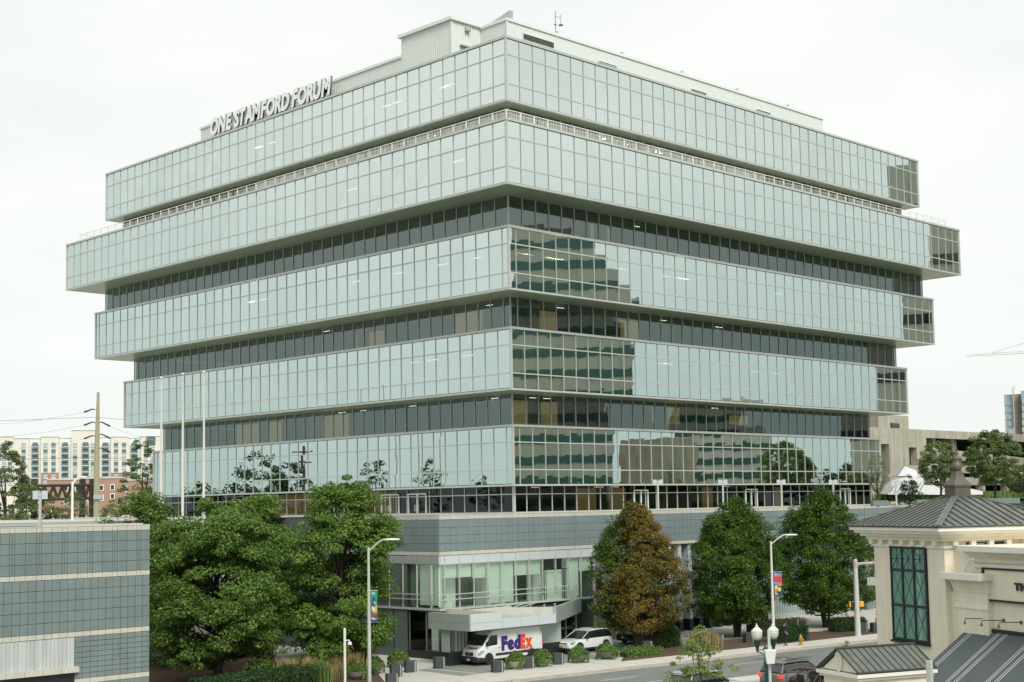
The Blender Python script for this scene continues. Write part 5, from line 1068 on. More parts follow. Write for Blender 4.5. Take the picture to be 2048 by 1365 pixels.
for y, x in ((.10, .17), (-.10, -.03)): MB().box(x-.17, y-.05, 0, x+.12, y+.05, .09).build('shoe', M['black'], t, bevel=.03)
# fingers: short bent chains rooted in the palm
for yy, xx in ((.26, .07), (-.28, -.01)):
    for k, ln in enumerate((.075, .085, .08, .065)):
        skin_mesh('finger', [(xx-.03+.02*k, yy, .885, .009), (xx-.03+.022*k, yy, .885-ln*.55, .008), (xx-.02+.022*k, yy-.01, .885-ln, .007)], [(0, 1), (1, 2)], sk_, t, 1)
# ------------------------------------------------------------------ posts on the plaza edge, flagpoles
def flood(px, topy, basey, loc, label, hgt, grp='floodlight posts along the terrace edge'):
    t = thing('floodlight_post', label, 'floodlight', loc, math.atan2(_R[1], _R[0]), grp); b = MB(); b.box(-.07, -.07, 0, .07, .07, hgt); b.build('post', M['pole'], t)
    for s in (-1, 1): MB().box(s*.10, -.05, hgt-.42, s*.42, .02, hgt+.06).build('floodlight', M['panel_w'], t)
    MB().box(-.099, -.08, hgt-.25, .099, -.071, hgt-.1).build('bracket', M['pole'], t)
for i, (px, ty, by, lb) in enumerate(((1317, 960, 1023, 'first'), (1447, 960, 1020, 'second'), (1564, 960, 1018, 'third'), (1668, 960, 1015, 'fourth'))):
    p = ony(px, by, PY+.25); z = ony(px, ty, PY+.25)[2]
    flood(px, ty, by, (p[0], PY+.25, .05), 'twin floodlight post on the terrace edge, %s from the left along the right facade' % lb, z-.1)
p = ond(1793, 1005, 132); flood(1793, 962, 1008, (p[0], p[1], 0), 'twin floodlight post standing free before the white tent', ond(1793, 964, 132)[2])
p = ond(80, 1050, 82); flood(80, 982, 1055, (p[0], p[1], -.3), 'twin floodlight post above the tiled car park at left', ond(80, 984, 82)[2]+.3)
ya_, z_ = [], []
for px, ty, lb in ((323, 757, 'leftmost white flagpole with a ball top'), (366, 749, 'middle white flagpole with a ball top'), (408, 745, 'rightmost white flagpole with a ball top')):
    p = onx(px, ty, -10.0); t = thing('flagpole', lb, 'flagpole', (-10, p[1], -.1), 0, 'white flagpoles at the left facade'); b = MB(); b.tube([(0, 0, 0), (0, 0, p[2]*.5), (0, 0, p[2])], [.13, .11, .06], 10); b.build('pole', M['polew'], t)
    b = MB(); b.lathe([(.02, -.14), (.12, -.08), (.15, 0), (.12, .08), (.02, .14)], 12, (0, 0, p[2]+.12)); b.build('ball', M['polew'], t, smooth=True)
sheet('flagpole_terrace', [(-12, 18), (-8.76, 18), (-8.76, 60), (-12, 60)], -.015, M['conc_l'])
# ------------------------------------------------------------------ beige shop building (right)
AZA = R(-26.2); av = np.array([math.cos(AZA), math.sin(AZA), 0]); bv = np.array([-av[1], av[0], 0])
M['stucco'] = mat('cream_stucco', (.80, .735, .585), .85, noise=.035, nscale=1.2, bump=.002, bscale=60, streak=.09)
M['stucco_l'] = mat('pale_cornice', (.80, .77, .68), .7, noise=.05, nscale=3)
M['seam'] = mat('dark_metal_roof', (.15, .165, .145), .45, .3, noise=.22, nscale=2.5, streak=.15); M['seamd'] = mat('dark_roof_edge', (.05, .052, .045), .5, .2)
M['bronze'] = mat('bronze_cupola', (.12, .11, .09), .5, .3, noise=.15, nscale=4); M['wframe'] = mat('black_window_frame', (.012, .018, .017), .45)
M['shopglass'] = glass('green_shop_glass', (.6, .75, .68), (.10, .16, .14), .10, .0004, 2.0, dark=(.20, .37, .31), darkf=.92)
M['awn'] = mat('slate_awning_cloth', (.085, .105, .11), .85, noise=.05, nscale=2); M['awns'] = mat('awning_white_stripe', (.66, .62, .60), .8)
T0 = ond(1890.5, 1153, 68); T0 = np.array([T0[0], T0[1], G])
def onp(px, py, pt, n): v = ray(px, py); return CAM+v*(((np.array(pt)-CAM) @ n)/(v @ n))
def loc_(P): d = np.array(P)-T0; return (d @ av, d @ bv, P[2]-G)
def lx(px, py, x=0): return loc_(onp(px, py, T0+av*x, av))     # on plane local x
def ly(px, py, y=0): return loc_(onp(px, py, T0+bv*y, bv))
shop = thing('shop_tower', 'cream stucco corner tower with a seamed hip roof, bronze spire and tall green glass window', 'building', tuple(T0), AZA)
Wl = lx(1752, 1200)[1]; ez = lx(1714, 1052, -.95)[2]; cy = lx(1752, 1080, 0)[2]
Wr = Wl
MB().box(0, 0, 0, Wr, Wl, ez-.3).build('wall', M['stucco'], shop)
e = .95
# cornice: stacked mouldings
for i, (o, z0, z1, mt) in enumerate(((.10, ez-1.05, ez-.92, 'stucco_l'), (.28, ez-.70, ez-.52, 'stucco'), (.5, ez-.52, ez-.36, 'stucco'), (.72, ez-.36, ez-.22, 'stucco_l'), (.88, ez-.22, ez-.06, 'stucco_l'))):
    MB().box(-o, -o, z0, Wr+o, Wl+o, z1-.002).build('cornice_moulding', M[mt], shop)
n = 6
for i in range(7):
    y = .45+i*(Wl-.9)/5.6
    if y < Wl: MB().box(-.26, y-.13, ez-.92, -.005, y+.13, ez-.705).build('dentil', M['stucco_l'], shop)
    MB().box(.5+i*1.0-.13, -.26, ez-.92, .5+i*1.0+.13, -.005, ez-.705).build('dentil', M['stucco_l'], shop)
MB().box(-e, -e, ez-.058, Wr+e, Wl+e, ez+.02).build('gutter', M['seamd'], shop, bevel=.02)
# hip roof of standing seam trays
cx_, cy_ = Wr/2, Wl/2; cb = .5
az_ = loc_(onp(1908, 996, T0+av*cx_+bv*cy_, _F))[2]
def hip(side, n):
    # eave line from A to B, ridge ends at cupola base corners
    c = {'L': [(-e, Wl+e), (-e, -e), (cx_-cb, cy_-cb), (cx_-cb, cy_+cb)], 'F': [(-e, -e), (Wr+e, -e), (cx_+cb, cy_-cb), (cx_-cb, cy_-cb)], 'R': [(Wr+e, -e), (Wr+e, Wl+e), (cx_+cb, cy_+cb), (cx_+cb, cy_-cb)], 'B': [(Wr+e, Wl+e), (-e, Wl+e), (cx_-cb, cy_+cb), (cx_+cb, cy_+cb)]}[side]
    A, B, C_, D_ = [np.array(p, float) for p in c]; ln = np.linalg.norm(B-A); d = (B-A)/ln; inn = np.array([-d[1], d[0]])
    depth = (D_-A) @ inn; k = (az_-ez)/depth
    def top(t):   # inward distance available at eave position t
        a0 = (D_-A) @ d; a1 = (C_-A) @ d
        return depth*min(1, t/a0, (ln-t)/(ln-a1))
    for i in range(n):
        t0, t1 = ln*i/n+.012, ln*(i+1)/n-.012; h0, h1 = max(.001, top(t0)), max(.001, top(t1)); pts = [A+d*t0, A+d*t1, A+d*t1+inn*h1, A+d*t0+inn*h0]; zs = [ez+.03, ez+.03, ez+.03+h1*k, ez+.03+h0*k]
        tm = ln*(i+.5)/n; ex = []
        if (h0 < depth) != (h1 < depth): pass
        b = MB(); v = [(p[0], p[1], z-.05) for p, z in zip(pts, zs)]+[(p[0], p[1], z) for p, z in zip(pts, zs)]; b.add(v, [(0, 3, 2, 1), (4, 5, 6, 7), (0, 1, 5, 4), (1, 2, 6, 5), (2, 3, 7, 6), (3, 0, 4, 7)]); b.build('roof_tray', M['seam'], shop)
    b = MB()
    for i in range(1, n):
        t = ln*i/n; h = top(t); p = A+d*t; q = p+inn*h; b.tube([(p[0], p[1], ez+.06), (q[0], q[1], ez+.06+h*k)], .024, 4)
    b.build('standing_seam', M['seamd'], shop, 'stuff')
    # hip cap along the A-D edge
    b = MB(); a3 = Vector((A[0], A[1], ez+.08)); d3 = Vector((D_[0], D_[1], az_+.08)); b.tube([a3, d3], .03, 4)
    wd = np.array([1, -1])/math.sqrt(2)*.17 if side == 'F' else None
    if side == 'F': dd = np.array([.12, -.12]); b.add([(A[0]-dd[0], A[1]-dd[1], ez+.07), (A[0]+dd[0], A[1]+dd[1], ez+.07), (D_[0]+dd[0], D_[1]+dd[1], az_+.10), (D_[0]-dd[0], D_[1]-dd[1], az_+.10)], [(0, 1, 2, 3)])
    b.build('hip_cap', M['seam'], shop)
for s_, n in (('L', 17), ('F', 17), ('R', 12), ('B', 12)): hip(s_, n)
def sq(prof, name, mt, rot=R(45)): b = MB(); b.lathe([(r_*math.sqrt(2), z) for r_, z in prof], 4, (cx_, cy_, az_), rot=rot); b.build(name, mt, shop)
Dc = (T0+av*cx_+bv*cy_-CAM) @ _F; ps = Dc/FPX
zz = lambda y: (ond(1908, y, Dc)[2]-G)-az_
sq([(.45, -.3), (.45, zz(974))], 'cupola_base', M['bronze']); sq([(.50, zz(973.9)), (.51, zz(970)), (.42, zz(965)), (.28, zz(958)), (.21, zz(949)), (.19, zz(942))], 'cupola_skirt', M['bronze'])
b = MB(); r_ = 11.5*ps; zc = zz(933); b.lathe([(.12, zz(942)), (.2, zz(941)), (.14, zc-r_*.9), (r_*.75, zc-r_*.66), (r_, zc), (r_*.75, zc+r_*.66), (.12, zc+r_*.95), (.2, zz(918)), (.2, zz(914)), (.07, zz(911))], 16, (cx_, cy_, az_)); b.build('cupola_ball', M['bronze'], shop, smooth=True)
b = MB(); b.tube([(cx_, cy_, az_+zz(911)), (cx_, cy_, az_+zz(879))], [.07, .012], 8); b.build('spire', M['bronze'], shop)
# tall window on the left wall
wa1, wa2 = lx(1781, 1091), lx(1852.5, 1094); wb1, wb2 = lx(1789.5, 1278), lx(1862.5, 1290)
y1_, y0_ = (wa1[1]+wb1[1])/2, (wa2[1]+wb2[1])/2; zt_, zb_ = (wa1[2]+wa2[2])/2, (wb1[2]+wb2[2])/2; hh = zt_-zb_; ww = y1_-y0_
win = MB(); win.box(-.03, y0_, zb_, -.005, y1_, zt_); win = win.build('window', M['wframe'], shop)
fr = [0, .37, .755, 1]
for i in range(3):
    for j in range(3):
        a, c_ = y0_+.07+(ww-.14)*i/3+.045, y0_+.07+(ww-.14)*(i+1)/3-.045; z0, z1 = zb_+.08+(hh-.16)*fr[j]+.05, zb_+.08+(hh-.16)*fr[j+1]-.05
        MB().box(-.045, a, z0, -.031, c_, z1).build('pane', M['shopglass'], win)
        b = MB(); b.tube([(-.06, a, z0), (-.06, c_, z1)], .012, 4); b.tube([(-.06, c_, z0), (-.06, a, z1)], .012, 4)
        if j == 2: b.tube([(-.06, a, (z0+z1)/2), (-.06, c_, (z0+z1)/2)], .012, 4); b.tube([(-.06, (a+c_)/2, z0), (-.06, (a+c_)/2, z1)], .012, 4)
        b.build('muntin', M['wframe'], win)
b = MB()
for i in range(4): y = y0_+.07+(ww-.14)*i/3; b.box(-.11, y-.05, zb_, -.046, y+.05, zt_)
for f in fr: z = zb_+.08+(hh-.16)*f; b.box(-.109, y0_, z-.055, -.046, y1_, z+.055)
b.box(-.2, y0_-.05, zb_-.1, -.001, y1_+.05, zb_-.001); b.build('window_frame', M['wframe'], win)
# band on the far side seen left of the wall
p = lx(1737, 1160, 0); MB().box(.0, Wl+.001, p[2]-.25, .6, Wl+.75, p[2]+.12).build('ledge', M['stucco_l'], shop)
# window on the front wall, half hidden by the sign building
q = ly(1933, 1100); q2 = ly(1934, 1136); MB().box(q[0], -.04, q2[2], q[0]+2.2, -.005, q2[2]+1.2).build('window', M['wframe'], shop)
b = MB(); b.box(q[0]+.1, -.06, q2[2]+.12, q[0]+1.0, -.041, q2[2]+.75); b.box(q[0]+.1, -.06, q2[2]+.79, q[0]+1.0, -.041, q2[2]+1.15); b.build('pane', M['shopglass'], shop)
# ---- sign building
xs_ = ly(1911, 1165)[0]
ann = thing('shop_annex', 'cream shop front with a framed sign and deep white cornice at the right edge', 'building', tuple(T0), AZA)
Lm = -16
pt = lx(1985, 1093, xs_-.55); zc_ = pt[2]
MB().box(xs_, Lm, 0, xs_+8, -.001, zc_-.05).build('wall', M['stucco'], ann)
yE = lx(1920, 1089, xs_-.55)[1]
MB().box(xs_-.75, Lm, zc_-.28, xs_+.2, yE, zc_).build('cornice', M['stucco_l'], ann, bevel=.02)
b = MB(); pr_ = [(xs_-.62, zc_-.281), (xs_-.42, zc_-.42), (xs_-.16, zc_-.62), (xs_-.10, zc_-.78), (xs_-.001, zc_-.78), (xs_-.001, zc_-.281)]
def yprism(pts, y0, y1, bb):
    n = len(pts); vs = [(p[0], y0, p[1]) for p in pts]+[(p[0], y1, p[1]) for p in pts]; bb.add(vs, [tuple(range(n)), tuple(range(2*n-1, n-1, -1))]+[(i, n+i, n+(i+1) % n, (i+1) % n) for i in range(n)])
yprism(pr_, Lm, yE-.25, b); b.build('cove', M['stucco'], ann)
MB().box(xs_-.13, Lm, zc_-1.02, xs_-.002, yE-.35, zc_-.86).build('moulding', M['stucco_l'], ann)
# pier with its own cap at the corner
pc1 = lx(1927, 1147, xs_-.8); pc2 = lx(1927, 1161, xs_-.8); yl = 1.0; yr = lx(1955, 1160, xs_-.8)[1]
MB().box(xs_-.85, yr-.2, pc2[2], xs_-.001, -.002, pc1[2]).build('pier_cap', M['stucco_l'], ann, bevel=.02)
b = MB(); zq = pc2[2]; yprism([(xs_-.72, zq-.001), (xs_-.45, zq-.16), (xs_-.34, zq-.45), (xs_-.30, zq-.60), (xs_-.001, zq-.60), (xs_-.001, zq-.001)], yr, -.25, b); b.build('pier_cove', M['stucco'], ann)
MB().box(xs_-.28, yr+.05, 0, xs_-.001, -.003, zq-.601).build('pier', M['stucco'], ann)
z3 = lx(1935, 1214, xs_-.3)[2]; MB().box(xs_-.34, yr, z3-.07, xs_-.281, -.3, z3+.07).build('moulding', M['stucco_l'], ann)
b = MB(); P_ = [lx(x, y, xs_-.6) for x, y in ((1926, 1148), (1928, 1139), (1938, 1122), (1944, 1119), (1950, 1121))]; b.tube(P_, .075, 8); b.build('drain_pipe', M['white'], ann)
# framed sign
s1 = lx(1968.5, 1139, xs_-.12); s2 = lx(1973, 1198, xs_-.12)
MB().box(xs_-.12, Lm+9.5, s2[2], xs_-.002, s1[1], s1[2]).build('sign_board', M['stucco'], ann)
b = MB(); w_ = .09; b.box(xs_-.2, Lm+9.4, s1[2], xs_-.01, s1[1]+.001, s1[2]+w_); b.box(xs_-.2, Lm+9.4, s2[2]-w_, xs_-.01, s1[1]+.001, s2[2]); b.box(xs_-.2, s1[1]+.002, s2[2]-w_, xs_-.01, s1[1]+.12, s1[2]+w_); b.build('sign_frame', M['wframe'], ann)
t1 = lx(2029, 1166, xs_-.2); t2 = lx(2029, 1181, xs_-.2)
letters('THE', (xs_-.2, t2[1], t2[2]), (0, -1, 0), (0, 0, 1), 1.1, t1[2]-t2[2], .04, [M['wframe']], ann, .05, 0, .08)
for px, py in ((1974, 1238), (2008, 1241.5), (2043, 1245.5)):
    q = lx(px, py, xs_); b = MB(); b.lathe([(.09, -.03), (.09, .0)], 10, M=Matrix.Translation((xs_-.01, q[1], q[2])) @ Matrix.Rotation(R(90), 4, 'Y')); b.tube([(xs_, q[1], q[2]), (xs_-1.15, q[1], q[2]+.06), (xs_-1.2, q[1], q[2]-.05)], .022, 6); b.lathe([(.03, 0), (.06, -.12), (.05, -.16)], 8, (xs_-1.2, q[1], q[2]-.04)); b.build('wall_lamp', M['bronze'], ann)
# awning
A0 = lx(1936, 1257, xs_-.02); A1 = ly(1817, 1366, A0[1])
awn = thing('awning', 'dark slate awning with paired white stripes on the shop front', 'awning', tuple(T0), AZA)
xo, zo = A1[0], A1[2]; sx, sz = xo-A0[0], zo-A0[2]; ext = 1.25; E_ = (A0[0]+sx*ext, A0[2]+sz*ext); yB = A0[1]; yF = Lm+2
b = MB(); b.add([(A0[0], yB, A0[2]), (A0[0], yF, A0[2]), (E_[0], yF, E_[1]), (E_[0], yB, E_[1]), (A0[0], yB, A0[2]-.05), (A0[0], yF, A0[2]-.05), (E_[0], yF, E_[1]-.05), (E_[0], yB, E_[1]-.05)], [(0, 3, 2, 1), (4, 5, 6, 7), (0, 1, 5, 4), (1, 2, 6, 5), (2, 3, 7, 6), (3, 0, 4, 7)]); b.build('cloth', M['awn'], awn)
MB().box(A0[0]-.12, yF, A0[2]-.02, A0[0]+.02, yB+.05, A0[2]+.12).build('head_rail', M['wframe'], awn)
nx, nz = -sz, sx; nl = math.hypot(nx, nz); nx, nz = (nx/nl*.006, nz/nl*.006); 
if nz < 0: nx, nz = -nx, -nz
yy = [lx(px, 1262, xs_-.02)[1] for px in (1948, 1953, 1999, 2003.5, 2013.5, 2018)]
dY = yy[4]-yy[0]; st2 = yy+[y+(yy[4]-yy[0]) for y in yy[2:]]+[y+2*(yy[4]-yy[0]) for y in yy[2:]]
for y in st2:
    b = MB(); b.add([(A0[0]+nx, y+.022, A0[2]+nz), (A0[0]+nx, y-.022, A0[2]+nz), (E_[0]+nx, y-.022, E_[1]+nz), (E_[0]+nx, y+.022, E_[1]+nz)], [(0, 3, 2, 1)]); b.build('stripe', M['awns'], awn)
# ---- gabled pavilion
P0_ = ond(1673, 1299, 60); pav = thing('gabled_pavilion', 'small cream pavilion with a dark seamed gable roof below the tall window', 'pavilion', (P0_[0], P0_[1], G), AZA+R(5))
a2 = np.array([math.cos(AZA+R(5)), math.sin(AZA+R(5)), 0]); b2_ = np.array([-a2[1], a2[0], 0])
def pl2(P): d = np.array(P)-P0_; return (d @ a2, d @ b2_, P[2]-G)
ap = pl2(P0_); el = pl2(onp(1640, 1333, P0_, a2)); er = pl2(onp(1721, 1350, P0_, a2)); rl = pl2(onp(1827, 1290, P0_, b2_))[0]
hwv = (abs(el[1])+abs(er[1]))/2; zE = (el[2]+er[2])/2; zR = ap[2]; n = 12
for s in (-1, 1):
    for i in range(n):
        x0, x1 = rl*i/n+.01, rl*(i+1)/n-.01; b = MB(); b.add([(x0, 0, zR), (x1, 0, zR), (x1, s*hwv, zE), (x0, s*hwv, zE), (x0, 0, zR-.05), (x1, 0, zR-.05), (x1, s*hwv, zE-.05), (x0, s*hwv, zE-.05)], [(0, 1, 2, 3), (4, 7, 6, 5), (0, 4, 5, 1), (1, 5, 6, 2), (2, 6, 7, 3), (3, 7, 4, 0)]); b.build('roof_tray', M['seam'], pav)
    b = MB()
    for i in range(n+1): x = rl*i/n; b.tube([(x, 0, zR+.02), (x, s*hwv, zE+.02)], .022 if 0 < i < n else .05, 4)
    b.tube([(-.05, s*hwv, zE-.01), (rl+.05, s*hwv, zE-.01)], .045, 6); b.build('standing_seam', M['seamd'], pav, 'stuff')
b = MB(); b.tube([(-.05, 0, zR+.03), (rl+.05, 0, zR+.03)], .05, 6); b.build('ridge_cap', M['seamd'], pav)
b = MB(); yprism([(0, 0)], 0, 0, MB()) if False else None
b.add([(.12, -hwv+.2, zE-.03), (.12, hwv-.2, zE-.03), (.12, 0, zR-.12), (.3, -hwv+.2, zE-.03), (.3, hwv-.2, zE-.03), (.3, 0, zR-.12)], [(0, 2, 1), (3, 4, 5), (0, 1, 4, 3), (1, 2, 5, 4), (2, 0, 3, 5)]); b.build('gable', M['stucco'], pav)
b = MB(); Mx = Matrix.Translation((.10, 0, zE+(zR-zE)*.42)) @ Matrix.Rotation(R(-90), 4, 'Y') @ Matrix.Scale(.62, 4, (0, 1, 0)); b.lathe([(.42, 0), (.42, .04), (.36, .045)], 24, M=Mx); vent = b.build('oval_vent', M['stucco_l'], pav)
for i in range(6): z = zE+(zR-zE)*.42-.28+i*.105; MB().box(.03, -.17, z, .055, .17, z+.05).build('slat', M['stucco'], vent)
for o, z0, z1, mt in ((-.05, zE-.22, zE-.08, 'stucco_l'), (.05, zE-.34, zE-.221, 'stucco'), (.18, zE-1.3, zE-.341, 'stucco')):
    MB().box(.0+o, -hwv+o, z0, rl-o, hwv-o, z1).build('entablature', M[mt], pav)
for x in (.35, rl-.7):
    for y in (-hwv+.4, hwv-.7): MB().box(x, y, 0, x+.35, y+.35, zE-1.301).build('column', M['stucco'], pav)
gold = mat('gold_letter', (.42, .33, .10), .5); 
MB().box(.15, -hwv+.3, zE-1.2, .179, hwv-.5, zE-.75).build('name_board', M['stucco_l'], pav)
# ------------------------------------------------------------------ far buildings
class Facade:
    """vertical plane at ground distance D, square to the sight line of pixel px0; local x right, y away, z up (world height)"""
    def __init__(s, px0, D, turn=0):
        v = ray(px0, 1000); s.az = math.atan2(v[1], v[0]); s.rz = s.az-R(90)+R(turn); s.O = np.array([CAM[0]+math.cos(s.az)*D, CAM[1]+math.sin(s.az)*D, 0])
        s.x = np.array([math.cos(s.rz), math.sin(s.rz), 0]); s.y = np.array([-s.x[1], s.x[0], 0])
    def at(s, px, py, dy=0):
        v = ray(px, py); t = ((s.O+s.y*dy-CAM) @ s.y)/(v @ s.y); P = CAM+v*t; return ((P-s.O) @ s.x, P[2])
    def box(s, b, x0, y0, x1, y1, d0, d1, mi=0):
        a = s.at(x0, y0, 0); c = s.at(x1, y1, 0); b.box(a[0], d0, a[1], c[0], d1, c[1], mi)
M['cream'] = mat('cream_render', (.76, .73, .64), .8); M['whiter'] = mat('white_render', (.82, .83, .79), .8); M['salmon'] = mat('salmon_brick', (.42, .24, .17), .8)
M['brick'] = mat('red_brick', (.34, .215, .155), .85, noise=.1, nscale=.3); M['farwin'] = mat('far_window_glass', (.13, .20, .21), .25); M['farwin_l'] = mat('pale_window_blind', (.42, .48, .46), .5); M['brown_s'] = mat('brown_steel', (.05, .035, .028), .7)
F1 = Facade(150, 620); ap_ = thing('apartment_block', 'long white and cream apartment block with rows of balconies beyond the trees', 'apartment building', tuple(F1.O), F1.rz)
secs = [(-40, 28, 874, 'cream', 0), (28, 58, 877, 'cream', .6), (58, 82, 877, 'whiter', 2.2), (82, 118, 874, 'cream', 0), (118, 143, 876, 'whiter', 2.2), (143, 192, 861, 'cream', 0), (192, 222, 875, 'whiter', 2.2), (222, 258, 874, 'cream', 0), (258, 282, 876, 'whiter', 2.2), (282, 322, 873, 'cream', 0)]
for x0, x1, yt, mt, d in secs:
    b = MB(); a = F1.at(x0, yt); c_ = F1.at(x1, yt); b.box(a[0]+.02, d, G, c_[0]-.02, 16, a[1]); sct = b.build('wall_section', M[mt], ap_)
    b = MB(); b.box(a[0]-.1, d-.3, a[1]+.001, c_[0]+.1, 16, a[1]+.5); b.build('parapet', M['whiter'], sct)
for i in range(2):
    x0, x1 = ((82, 118), (222, 258))[i]; b = MB(); a = F1.at(x0, 946); c_ = F1.at(x1, 946); b.box(a[0]-.02, -.12, G, c_[0]+.02, 0, a[1]); b.build('brick_facing', M['salmon'], ap_)
rw = random.Random(9); rows_ = [890, 903, 915.6, 928, 940.5, 953, 965.5, 978]
for px in (8, 20, 47, 91, 107, 150, 186, 232, 248, 292, 305):
    dd = [s[4] for s in secs if s[0] <= px < s[1]][0]
    for y in rows_[:7]:
        b = MB(); F1.box(b, px-4.2, y-4, px+4.2, y+4, dd-.2, dd-.05); wn_ = b.build('window', M['farwin'] if rw.random() < .45 else M['farwin_l'], ap_)
        b = MB(); F1.box(b, px-4.8, y+4.1, px+4.8, y+5, dd-.35, dd-.05); b.build('sill', M['whiter'], wn_)
for px in (70, 130, 171, 203+8, 269):
    dd = 2.2 if px != 171 else 0
    for y in rows_[:7]:
        b = MB(); F1.box(b, px-5.5, y-5, px+5.5, y+4, dd-.15, dd-.02); bd = b.build('balcony_door', M['farwin'], ap_)
        b = MB(); F1.box(b, px-7, y-.5, px+7, y+3.5, dd-1.75, dd-1.65); F1.box(b, px-7, y-.5, px-6.6, y+3.5, dd-1.65, dd-.1); F1.box(b, px+6.6, y-.5, px+7, y+3.5, dd-1.65, dd-.1); bl_ = b.build('balcony_railing', M['farwin'], bd)
        b = MB(); F1.box(b, px-7.4, y+3.6, px+7.4, y+4.6, dd-1.8, dd-.02); b.build('balcony_slab', M['whiter'], bd)
b = MB(); F1.box(b, 293, 874, 310.5, 890, -.5, -.3); b.build('roof_billboard', mat('slate_billboard', (.10, .13, .16), .6), ap_)
# brick building
F2 = Facade(170, 380, -8); bk = thing('brick_building', 'red brick building of square windows behind the street lamp at left', 'building', tuple(F2.O), F2.rz)
for x0, x1, yt in ((94, 165, 961), (165, 245, 958), (245, 290, 962)):
    a = F2.at(x0, yt); c_ = F2.at(x1, yt); b = MB(); b.box(a[0]+.02, 0, G, c_[0]-.02, 14, a[1]); b.build('wall', M['brick'], bk); b = MB(); b.box(a[0]-.1, -.2, a[1]+.001, c_[0]+.1, 14, a[1]+.3); b.build('parapet', M['strip'], bk)
for px, y in ((107, 1019), (107, 1037), (132, 977), (155, 977), (203, 976), (225, 975), (225, 993), (132, 1003), (180, 1000), (250, 978), (262, 996), (203, 996)):
    b = MB(); F2.box(b, px-4.6, y-6, px+4.6, y+6, -.12, -.02); wn_ = b.build('window_frame', M['white'], bk); b = MB(); F2.box(b, px-3.2, y-4.4, px+3.2, y+4.4, -.17, -.125); b.build('pane', M['cglass'], wn_)
for x0, x1, y0, y1 in ((160, 176, 953, 958), (178, 186, 951, 957), (203, 222, 953, 957), (110, 130, 961, 964)):
    b = MB(); F2.box(b, x0, y0, x1, y1+1, 2, 5); b.build('roof_unit', M['panel'], bk)
# rail gantry in front of it
F3 = Facade(150, 250, 6); gn = thing('rail_gantry', 'rusty brown lattice rail gantry in front of the brick building', 'gantry', tuple(F3.O), F3.rz); b = MB()
P3 = lambda px, py, d=0: (F3.at(px, py)[0], d, F3.at(px, py)[1])
for d in (0, 2.5):
    b.tube([P3(60, 972, d), P3(188, 970, d)], .22, 4); b.tube([P3(60, 1001, d), P3(188, 996, d)], .22, 4)
    for i in range(7): x = 72+i*18; b.tube([P3(x, 972, d), P3(x+9, 998, d)], .12, 4); b.tube([P3(x+18, 972, d), P3(x+9, 998, d)], .12, 4)
b.build('truss', M['brown_s'], gn)
for px in (66, 163, 183):
    b = MB(); 
    for d in (0, 1.2): b.tube([P3(px, 958, d), (P3(px, 958)[0], d, G)], .2, 4); b.tube([P3(px+6, 958, d), (P3(px+6, 958)[0], d, G)], .2, 4)
    for i in range(10): y = 960+i*9; b.tube([P3(px, y), P3(px+6, y+9)], .1, 4); b.tube([P3(px+6, y), P3(px, y+9)], .1, 4)
    b.build('lattice_leg', M['brown_s'], gn)
# utility pole with insulator strings, and its wires
F4 = Facade(195, 240); up = thing('utility_pole', 'tall tapered tan steel utility pole carrying wires in front of the flats', 'utility pole', tuple(F4.O), F4.rz)
P4 = lambda px, py, d=0: (F4.at(px, py)[0], d, F4.at(px, py)[1])
x_, zt_ = F4.at(196, 785); b = MB(); b.tube([(F4.at(193, 1000)[0], 0, G), P4(194, 900), P4(196.5, 785)], [.56, .42, .2], 12); b.build('pole', mat('tan_steel', (.33, .32, .20), .6, noise=.06), up)
ends = []
for i, (py, s) in enumerate(((846, -1), (846, 1), (873, -1), (870, 1), (820, -1), (898, 1))):
    b = MB(); x0 = 194+s*3; tip = (194+s*26, py+7-(2 if s < 0 else 0)); b.tube([P4(x0, py), P4(x0+s*6, py-1.5), P4(*tip)], [.10, .10, .16], 5); b.build('insulator', M['rimd'], up); ends.append((tip, s))
b = MB(); b.box(P4(187, 990)[0], -.8, P4(187, 999)[2], P4(206, 990)[0], -.5, P4(187, 990)[2]); b.build('equipment_box', M['panel'], up)
wi = 0
wl = ['upper left overhead wire', 'upper right overhead wire', 'middle left overhead wire', 'middle right overhead wire', 'top left overhead wire', 'low right overhead wire']
for (tip, s), lb in zip(ends, wl):
    p = F4.at(*tip); a = Vector(F4.O+F4.x*p[0]+np.array([0, 0, p[1]])); e_px = -60 if s < 0 else 330; ey = tip[1]+(26 if s < 0 else 30); q = F4.at(e_px, ey); c_ = Vector(F4.O+F4.x*q[0]+F4.y*(0)+np.array([0, 0, q[1]]))
    pts = [a.lerp(c_, k/10)+Vector((0, 0, -1.2*4*(k/10)*(1-k/10)*.35)) for k in range(11)]; b = MB(); b.tube(pts, .028, 4); tag(b.build('overhead_wire', M['panel']), lb+' running from the tan utility pole', 'wire', 'overhead wires of the utility pole')
for py in (835, 914):
    q0 = F4.at(-80, py+10); q1 = F4.at(192, py); q2 = F4.at(330, py+12); b = MB(); b.tube([Vector(F4.O+F4.x*q_[0]+np.array([0, 0, q_[1]])) for q_ in (q0, q1, q2)], .024, 4); tag(b.build('overhead_wire', M['rimd']), 'thin overhead wire crossing at %s of the tan utility pole' % ('the upper third' if py < 850 else 'the lower half'), 'wire', 'overhead wires of the utility pole')
